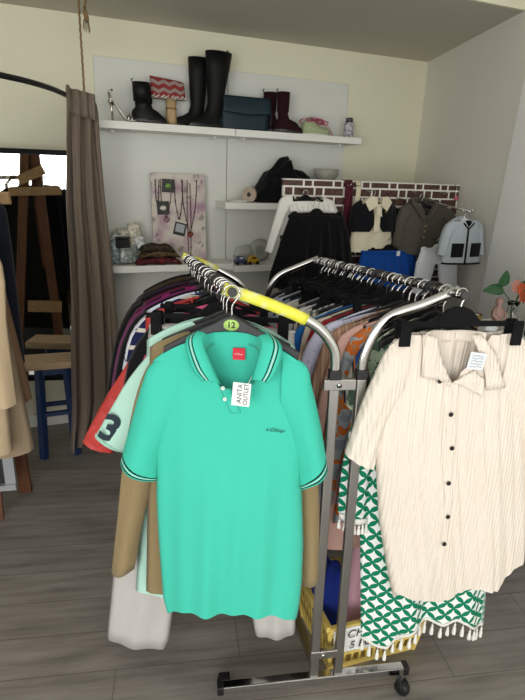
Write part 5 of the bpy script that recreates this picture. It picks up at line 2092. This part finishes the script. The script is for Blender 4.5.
# ---------------------------------------------------------------- cream crinkle shirt
loc, rz = rail_slot(2, -.040, 0)
z_ = loc.z
h = thing('clip_hanger', 'black clip hanger gripping the cream crinkled shirt by its shoulders', 'hanger', loc, rz, 'hangers on the right rail')
clip_hanger_parts(h, -.098, .192, (-.166, .170), None, .058, .017, 1.25, -.034)
shirt = thing('shirt', 'cream crinkled cotton shirt with dark buttons hanging frontmost on the right rail', 'shirt', loc, rz)
M_CRK = crinkle_material()
topS = table([(-1, 1.312), (-.86, 1.345), (-.5, 1.350), (0, 1.342), (.5, 1.346), (.82, 1.352), (1, 1.318)])
hemS = table([(-1, .462), (-.7, .424), (-.25, .446), (.2, .474), (.5, .452), (.8, .520), (1, .538)])
ols = [(1.40, -.192, .215), (1.30, -.198, .228), (1.137, -.208, .262), (1.05, -.209, .278), (.921, -.196, .304), (.741, -.168, .338), (.566, -.125, .370), (.42, -.085, .385)]
folds_ = lambda s_, v, sd: .010 * v * sin(9 * s_ + 1.5 * v) + .0028 * sin(33 * s_ + 1.2 * sin(5 * v)) + .0018 * sin(57 * s_ + .8 * v)
ths = lambda v: .018 + .034 * min(1, v * 2.0)


def topSF(s_):
    x = lerp(-.195, .222, (s_ + 1) / 2)
    return min(topS(s_), 1.202 + abs(x + .004) * 1.35)


mb, fys = front_garment(ols, topSF, topS, hemS, lambda s_: hemS(s_) - .035 + .01 * s_, ths, folds_, z_, NS=72, NV=40)
mb.build('body', M_CRK, shirt, world=False)
cloth_sleeve(sl([(-.14, 1.335), (-.196, 1.308), (-.229, 1.23), (-.264, 1.122), (-.298, .975)], z_), sl([(-.15, 1.15), (-.185, 1.05), (-.198, .98), (-.206, .926)], z_), lambda t_: .026 + .014 * t_, 40, 24, .003, .5, uvt=False, rk=9).build('sleeve', M_CRK, shirt, world=False)
cloth_sleeve(sl([(.16, 1.335), (.226, 1.31), (.29, 1.22), (.36, 1.10), (.42, .965)], z_), sl([(.15, 1.15), (.22, 1.06), (.285, .98), (.325, .93)], z_), lambda t_: .026 + .014 * t_, 40, 24, .003, .5, uvt=False, rk=9).build('sleeve', M_CRK, shirt, world=False)
strip(fys, sl([(-.012, 1.195), (.004, 1.10), (.018, 1.00), (.022, .89), (.033, .77), (.034, .66), (.036, .46)], z_), .028, .0042, 40).build('placket', M_CRK, shirt, world=False)
M_DKB = mat('dark_button', '#1d1714', .35)
for x, z in ((-.044, 1.213), (.002, 1.110), (.016, 1.004), (.018, .890), (.030, .774), (.030, .677)):
    button(shirt, x, fys(x, z - z_) - .008, z - z_, .0072, M_DKB)


def flap(poly, o0, o1, bend=0.0):
    mb = MB()
    # triangulated fan subdivided across so that the flap follows the chest
    n = len(poly)
    cxp = sum(p[0] for p in poly) / n
    czp = sum(p[1] for p in poly) / n
    rows = []
    for k in range(5):
        f = k / 4
        row = []
        for i in range(n):
            for q in range(4):
                a, c = poly[i], poly[(i + 1) % n]
                x = lerp(a[0], c[0], q / 4)
                z = lerp(a[1], c[1], q / 4)
                x, z = lerp(cxp, x, f), lerp(czp, z, f)
                row.append((x, fys(x, z - z_) - lerp(o1, o0, f), z - z_))
        rows.append(row)
    mb.grid(rows, close=True, uv=lambda i, j: (rows[i][j % len(rows[0])][0] + 2.2, rows[i][j % len(rows[0])][2] + 2))
    return mb


flap([(-.112, 1.352), (-.104, 1.290), (-.100, 1.226), (-.050, 1.216), (-.004, 1.206), (-.040, 1.262), (-.070, 1.345)], .008, .014).build('collar', M_CRK, shirt, world=False, solid=.003)
flap([(.062, 1.352), (.110, 1.300), (.160, 1.192), (.098, 1.186), (.082, 1.25), (.060, 1.30), (.030, 1.352)], .014, .022).build('collar', M_CRK, shirt, world=False, solid=.003)
flap([(.000, 1.208), (.045, 1.188), (.092, 1.164), (.094, 1.215), (.060, 1.245)], .006, .010).build('lapel', M_CRK, shirt, world=False, solid=.003)
b = MB()
rows = []
for k in range(5):
    rows.append([(-.105 + .18 * j / 20, .020 - .05 * (abs(j / 10 - 1) ** 3), 1.357 - .034 * k / 4 - z_ - .006 * (1 - abs(j / 10 - 1))) for j in range(21)])
b.grid(rows, uv=lambda i, j: (2 + .009 * j, 2 + .01 * i))
b.build('collar_stand', M_CRK, shirt, world=False, solid=.003)
tg = thing('price_tag', 'white handwritten price tag inside the collar of the cream shirt', 'tag', loc, rz)
b = MB()
mt = Matrix.Rotation(R(8), 3, 'Y')
b.box((.046, -.052, 1.281 - z_), (.050, .0012, .050), mt)
card = b.build('card', mat('tag_paper_blue', '#e6eaf0', .6), tg, world=False)
b = MB()
r_ = random.Random(9)
for i in range(5):
    pts = []
    for k in range(12):
        pts.append(Vector((.046, -.0532, 1.281 - z_)) + mt @ Vector((-.018 + .0033 * k, 0, .016 - .008 * i + r_.uniform(-.0025, .0025))))
    b.tube(pts, .0006, 4)
b.build('handwriting', mat('ink_grey', '#5d6270', .6), card, world=False)

# ---------------------------------------------------------------- green petal print kaftan with tassels
loc, rz = rail_slot(2, .034, -1.7)
z_ = loc.z
h = thing('clothes_hanger', 'black hanger carrying the green petal print kaftan behind the cream shirt', 'hanger', loc, rz, 'hangers on the right rail')
hanger_parts(h, -.085, .185, .075)
kaf = thing('kaftan', 'white kaftan with a green petal print and tasselled hems behind the cream shirt', 'kaftan', loc, rz)
M_PET = petal_material()
sh = lambda s_: 1.315 - .11 * abs(s_) ** 2
hemK = table([(-1, .180), (-.82, .160), (-.62, .158), (-.48, .225), (-.30, .250), (0.0, .262), (.25, .248), (.45, .275), (.60, .262), (.8, .215), (1, .200)])
foldk = lambda s_, v, sd: .022 * v * sin(6.5 * s_ + 1.0) + .010 * v * sin(13 * s_ + 2)
mb, fyk = front_garment([(1.4, -.185, .215), (1.1, -.20, .23), (.9, -.205, .26), (.66, -.186, .285), (.40, -.160, .312), (.18, -.138, .335)], sh, sh, hemK, lambda s_: hemK(s_) + .0, lambda v: .016 + .026 * min(1, 1.5 * v), foldk, z_, NS=40, NV=30)
mb.build('body', M_PET, kaf, world=False)
cloth_sleeve(sl([(-.12, 1.275), (-.185, 1.20), (-.245, 1.05), (-.268, .86), (-.266, .712)], z_), sl([(-.13, 1.15), (-.15, 1.0), (-.165, .86), (-.163, .688)], z_), .026, 20, 20, .005, .2, uvt=False).build('sleeve', M_PET, kaf, world=False)
cloth_sleeve(sl([(.14, 1.315), (.225, 1.25), (.30, 1.05), (.32, .86), (.325, .75)], z_), sl([(.13, 1.15), (.17, 1.0), (.22, .86), (.23, .75)], z_), .022, 20, 20, .005, .2, uvt=False).build('sleeve', M_PET, kaf, world=False)
M_TAS = mat('white_yarn', '#ecebe4', .9)


def tassel(x, y, z, L=.034, r=.0072):
    mb = MB()
    mb.lathe([(.0012, 0), (.0012, -.010), (r * .55, -.012), (r * .62, -.017), (r * .45, -.020), (r * .8, -.026), (r, -L - .006), (r * .9, -L - .010), (0, -L - .008)][::-1], (x, y, z), 10)
    return mb.build('tassel', M_TAS, kaf, world=False)


b = MB()
rows = []
n = 60
for i in range(3):
    row = []
    for k in range(n + 1):
        s_ = -.985 + 1.97 * k / n
        z = hemK(s_) - z_
        xl, xr = interp([(.40 - z_, -.160, .312), (.18 - z_, -.138, .335)], z)
        x = lerp(xl, xr, (s_ + 1) / 2)
        row.append((x, fyk(x, z + .002) - .003, z + .003 - .0055 * i))
    rows.append(row)
b.grid(rows)
b.build('hem_trim', M_TAS, kaf, world=False, solid=.002)
for k in range(19):
    s_ = -.97 + 1.94 * k / 18
    z = hemK(s_) - z_
    xl, xr = interp([(.40 - z_, -.160, .312), (.18 - z_, -.138, .335)], z)
    x = lerp(xl, xr, (s_ + 1) / 2)
    tassel(x, fyk(x, z) - .003, z - .008, .036 + .010 * ((k * 7) % 4) / 3)
b = MB()
rows = []
for i in range(3):
    rows.append([(lerp(-.264, -.166, k / 14), -.030 * sin(pi * (.1 + .8 * k / 14)) - .002, lerp(.714, .690, k / 14) + .004 - .010 * i - z_) for k in range(15)])
b.grid(rows)
b.build('cuff_trim', M_TAS, kaf, world=False, solid=.002)
for k in range(7):
    tassel(lerp(-.262, -.168, k / 6), -.030 * sin(pi * (.1 + .8 * k / 6)) - .002, lerp(.712, .690, k / 6) - .010 - z_, .032)

# ================================================================== YELLOW BASKET BEHIND THE RACK POSTS
bk0 = W(.030, .068, 0)
ang = PSI + R(9)
ba = Vector((cos(ang), sin(ang), 0))
bb_ = Vector((-sin(ang), cos(ang), 0))


def BK(u, v, z):
    """basket frame: flared a little towards the rim"""
    k = .03 * (z / .24)
    return bk0 + ba * lerp(-k, .36 + k, u) + bb_ * lerp(-k, .27 + k, v) + Vector((0, 0, z))


bas = thing('basket', 'yellow slotted plastic basket standing behind the rack posts', 'basket', bk0)
M_YEL = mat('yellow_plastic', '#e0c56a', .45)
b = MB()
for (ua, va, ub, vb, nb) in ((0, 0, 1, 0, 12), (0, 1, 1, 1, 12), (0, 0, 0, 1, 9), (1, 0, 1, 1, 9)):
    up_ = tuple(bb_) if va == vb else tuple(ba)
    for k in range(nb + 1):
        f = k / nb
        b.bar(BK(lerp(ua, ub, f), lerp(va, vb, f), .0), BK(lerp(ua, ub, f), lerp(va, vb, f), .215), .010 if 0 < k < nb else .016, .005 if 0 < k < nb else .012, up_)
    for z, hh in ((.012, .024), (.075, .012), (.135, .012), (.195, .030)):
        b.bar(BK(ua, va, z), BK(ub, vb, z), .0055, hh, (0, 0, 1)) if False else b.bar(BK(ua, va, z), BK(ub, vb, z), .0055, hh, (0, 0, 1))
b.prism([(0, 0), (1, 0), (1, 1), (0, 1)], lambda u, v, w: BK(u, v, 0) + Vector((0, 0, w)), .001, .006)
b.build('lattice', M_YEL, bas)
b = MB()
for (ua, va, ub, vb) in ((0, 0, 1, 0), (0, 1, 1, 1), (0, 0, 0, 1), (1, 0, 1, 1)):
    b.bar(BK(ua, va, .222), BK(ub, vb, .222), .022, .024)
b.build('rim', M_YEL, bas, bevel=.004)
sg = thing('paper_sign', 'white paper sign with handwriting on the front of the yellow basket', 'sign', BK(.4, 0, .07))
b = MB()
rows = []
for i in range(5):
    rows.append([BK(.02 + .84 * k / 8, 0, .232 - .130 * i / 4 - .006 * k / 8) - bb_ * (.016 - .003 * sin(k)) for k in range(9)])
b.grid(rows)
sh_ = b.build('sheet', mat('paper_white', '#e9e9e6', .7), sg)
M_PEN = mat('marker_ink', '#2b2b33', .6)
so = BK(.4, 0, .07)
for wd_, u, z, sz in (('CHILOTI', .37, .200, .048), ('5 EURI', .34, .140, .046)):
    c_ = BK(u, 0, z) - bb_ * .0205 - so
    lettering(sh_, wd_, c_, ba, (0, 0, 1), sz, M_PEN, shear=.15)
t = thing('cushion', 'pink satin cushion standing in the yellow basket', 'cushion', BK(.55, .5, .03))
b = MB()
rows = []
for i in range(15):
    v = i / 14
    row = []
    for k in range(28):
        a = 2 * pi * k / 28
        w_ = .105 * (1 - .25 * v ** 2)
        row.append(BK(.52, .42, 0) + ba * (w_ * abs(cos(a)) ** .7 * (1 if cos(a) > 0 else -1) + .02 * v) + bb_ * (.060 * sin(a) * (sin(pi * (.06 + .88 * v)) ** .6)) + Vector((0, 0, .02 + .50 * v + .02 * cos(a) * v + .006 * sin(6 * a))))
    rows.append(row)
b.grid(rows, close=True, capA=True, capB=True)
b.build('cover', fabric('pink_satin', '#e9b6c6', .55, .3, 9), t)
t = thing('cloth_bundle', 'royal blue cloth bundle stuffed into the left of the yellow basket', 'cloth', BK(.15, .5, .03))
b = MB()
b.blob(BK(.17, .55, .20), (.062, .085, .165), 3, .14, 26, 16, .8)
b.build('cloth', fabric('royal_blue', '#13297a', .8, .5, 16), t)
t = thing('wallet', 'dark brown leather wallet on the rim of the yellow basket beside the cushion', 'wallet', BK(.55, .05, .235))
b = MB()
b.box(BK(.50, .10, .252), (.11, .05, .034), Matrix.Rotation(ang, 3, 'Z'))
b.build('body', mat('brown_leather', '#45231c', .4), t, bevel=.008)
b = MB()
b.box(BK(.50, .02, .254), (.022, .004, .020), Matrix.Rotation(ang, 3, 'Z'))
b.build('clasp', M_HOOK, t, bevel=.001)

# ================================================================== COUNTER AT THE RIGHT WALL
t = thing('counter', 'small counter with a white top against the right wall behind the cream shirt', 'counter', (2.02, 1.88, 0))
b = MB()
b.prism([(1.80, 1.64), (2.175, 1.64), (2.30, 2.06), (1.80, 2.06)], lambda u, v, w: (u, v, w), 1.065, 1.095)
b.build('top', M_SHELF, t, bevel=.003)
b = MB()
b.prism([(1.83, 1.67), (2.175, 1.67), (2.285, 2.04), (1.83, 2.04)], lambda u, v, w: (u, v, w), .0, 1.065)
b.build('cabinet', mat('dark_counter', '#2b2b2d', .5), t, bevel=.003)
ZC = 1.0955
t = thing('tea_glass', 'small glass of amber tea on the counter', 'glass', (1.885, 1.915, ZC))
b = MB()
b.lathe([(.020, .002), (.029, .06), (.031, .075), (.0295, .075), (.027, .06), (.018, .006)], (1.885, 1.915, ZC), 20)
gl = NT('clear_glass')
gl.b.inputs['Transmission Weight'].default_value = 1
gl.rough(.02)
gl.col((.96, .98, .97, 1))
M_GLASS = gl.m
b.build('glass', M_GLASS, t)
b = MB()
b.lathe([(0, .006), (.018, .006), (.0275, .062), (0, .062)], (1.885, 1.915, ZC), 20)
b.build('tea', mat('amber_tea', '#c99a2e', .2), t)
t = thing('tissue', 'crumpled white tissue on the counter beside the tea glass', 'tissue', (1.92, 1.85, ZC))
b = MB()
b.blob((1.925, 1.85, ZC + .018), (.038, .028, .018), 6, .3, 18, 10, 1, 4)
b.build('paper', mat('tissue_paper', '#dfe4e8', .8), t)
t = thing('figurine', 'small pinkish figurine on the counter left of the flower vase', 'figurine', (1.985, 1.88, ZC))
b = MB()
b.lathe([(.022, 0), (.024, .012), (.014, .03), (.026, .06), (.030, .085), (.020, .108), (.012, .118), (.019, .132), (.017, .150), (.0, .160)], (1.985, 1.88, ZC), 18)
b.build('body', mat('figurine_clay', '#a78479', .5), t)
for s_ in (-1, 1):
    b = MB()
    b.tube([(1.985 + .024 * s_, 1.875, ZC + .10), (1.985 + .040 * s_, 1.865, ZC + .075), (1.985 + .022 * s_, 1.85, ZC + .055)], .007, 6)
    b.build('arm', mat('figurine_clay2', '#b9978c', .5), t)
t = thing('flower_vase', 'clear glass vase of orange flowers and green leaves on the counter', 'vase', (2.065, 1.87, ZC))
b = MB()
b.lathe([(.0, .003), (.030, .003), (.034, .02), (.026, .08), (.022, .11), (.030, .135), (.028, .135), (.020, .11), (.024, .08), (.031, .022), (.0, .008)], (2.065, 1.87, ZC), 22)
b.build('glass', M_GLASS, t)
M_STEM = mat('stem_green', '#4e6a3a', .6)
M_LEAF = mat('leaf_green', '#2f5a36', .45)


def leaf(mbx, base, direction, L, w, droop=.3, up=(0, 0, 1)):
    d = Vector(direction).normalized()
    sd = d.cross(Vector(up)).normalized()
    nn = sd.cross(d)
    rows = []
    for i in range(9):
        f = i / 8
        c_ = Vector(base) + d * (L * f) - nn * (droop * L * f * f)
        ww = w * (sin(pi * min(1, f * .92 + .06)) ** .7) * (1 - .35 * f)
        rows.append([c_ + sd * (ww * q) + nn * (.25 * abs(q) * ww) for q in (-1, -.5, 0, .5, 1)])
    mbx.grid(rows)


for pts in ([(2.065, 1.87, ZC + .01), (2.05, 1.87, ZC + .12), (1.99, 1.87, ZC + .185), (1.955, 1.87, ZC + .215)], [(2.068, 1.87, ZC + .01), (2.07, 1.865, ZC + .13), (2.085, 1.86, ZC + .20)], [(2.06, 1.872, ZC + .01), (2.075, 1.87, ZC + .13), (2.12, 1.85, ZC + .225)]):
    b = MB()
    b.tube(smooth_path(pts, 14), .0028, 6)
    b.build('stem', M_STEM, t)
for base, d, L, w in (((1.985, 1.87, ZC + .195), (-1, -.1, .12), .11, .034), ((1.96, 1.87, ZC + .215), (.25, -.3, .9), .075, .036), ((2.06, 1.865, ZC + .20), (1, -.35, .28), .15, .034), ((2.10, 1.85, ZC + .21), (1, -1.1, .05), .12, .036)):
    b = MB()
    leaf(b, base, d, L, w, .25, (.1, -.8, .5))
    b.build('leaf', M_LEAF, t, solid=.001)
for c_, sd in (((2.075, 1.85, ZC + .20), 1), ((2.045, 1.86, ZC + .215), 2), ((2.09, 1.845, ZC + .165), 3)):
    b = MB()
    for k in range(7):
        a = 2 * pi * k / 7 + sd
        leaf(b, c_, (cos(a), -.45, sin(a)), .034, .014, .3, (0, -1, 0))
    b.build('flower', mat('orange_petals', '#d9673f' if sd != 2 else '#c98a78', .6), t, solid=.001)
t = thing('dark_bag', 'dark navy bag standing at the right end of the counter', 'bag', (2.12, 1.74, ZC))
b = MB()
rows = []
for i in range(10):
    v = i / 9
    rows.append([(2.095 + .065 * (1 - .15 * v) * cos(2 * pi * k / 20), 1.735 + .045 * (1 - .5 * v) * sin(2 * pi * k / 20), ZC + .002 + .26 * v + .006 * sin(k)) for k in range(20)])
b.grid(rows, close=True, capA=True, capB=True)
b.build('body', fabric('navy_canvas', '#15181f', .8, .3), t)
b = MB()
b.tube(smooth_path([(2.05, 1.72, ZC + .25), (2.06, 1.70, ZC + .31), (2.13, 1.70, ZC + .31), (2.14, 1.72, ZC + .25)], 14), .006, 6)
b.build('handle', fabric('navy_canvas', '#15181f', .8, .3), t)

# ------------------------------------------------------------------ hangers crowded between the clothes
def crowd(rn, ts, lab, grp, clip):
    first = None
    kids = []
    for k, t_ in enumerate(ts):
        loc, rz = rail_slot(rn, t_, -4 + rnd.uniform(-7, 7))
        if first is None:
            first = thing('clip_hanger' if clip else 'clothes_hanger', lab, 'hanger', loc, rz, grp)
            if clip:
                clip_hanger_parts(first, -.092, .165, (-.135, .135), None, .05)
            else:
                hanger_parts(first, -.068, .150, .058, .024, M_VELVET, M_BLACKP, .009, .004)
            kids = [o for o in bpy.data.objects if o.parent == first]
            continue
        o = first.copy()
        COL.objects.link(o)
        o.location = loc
        o.rotation_euler = (0, 0, rz)
        for c_ in kids:
            d = c_.copy()
            COL.objects.link(d)
            d.parent = o


crowd(1, [.20 + .14 * k for k in range(6)], 'black velvet hanger packed between the others on the left rail', 'crowded hangers on the left rail', False)
crowd(2, [.092 + .085 * k for k in range(11)], 'black velvet hanger packed between the others on the right rail', 'crowded hangers on the right rail', False)
crowd(2, [.30 + .075 * k for k in range(9)], 'black clip hanger packed between the others on the right rail', 'crowded clip hangers on the right rail', True)
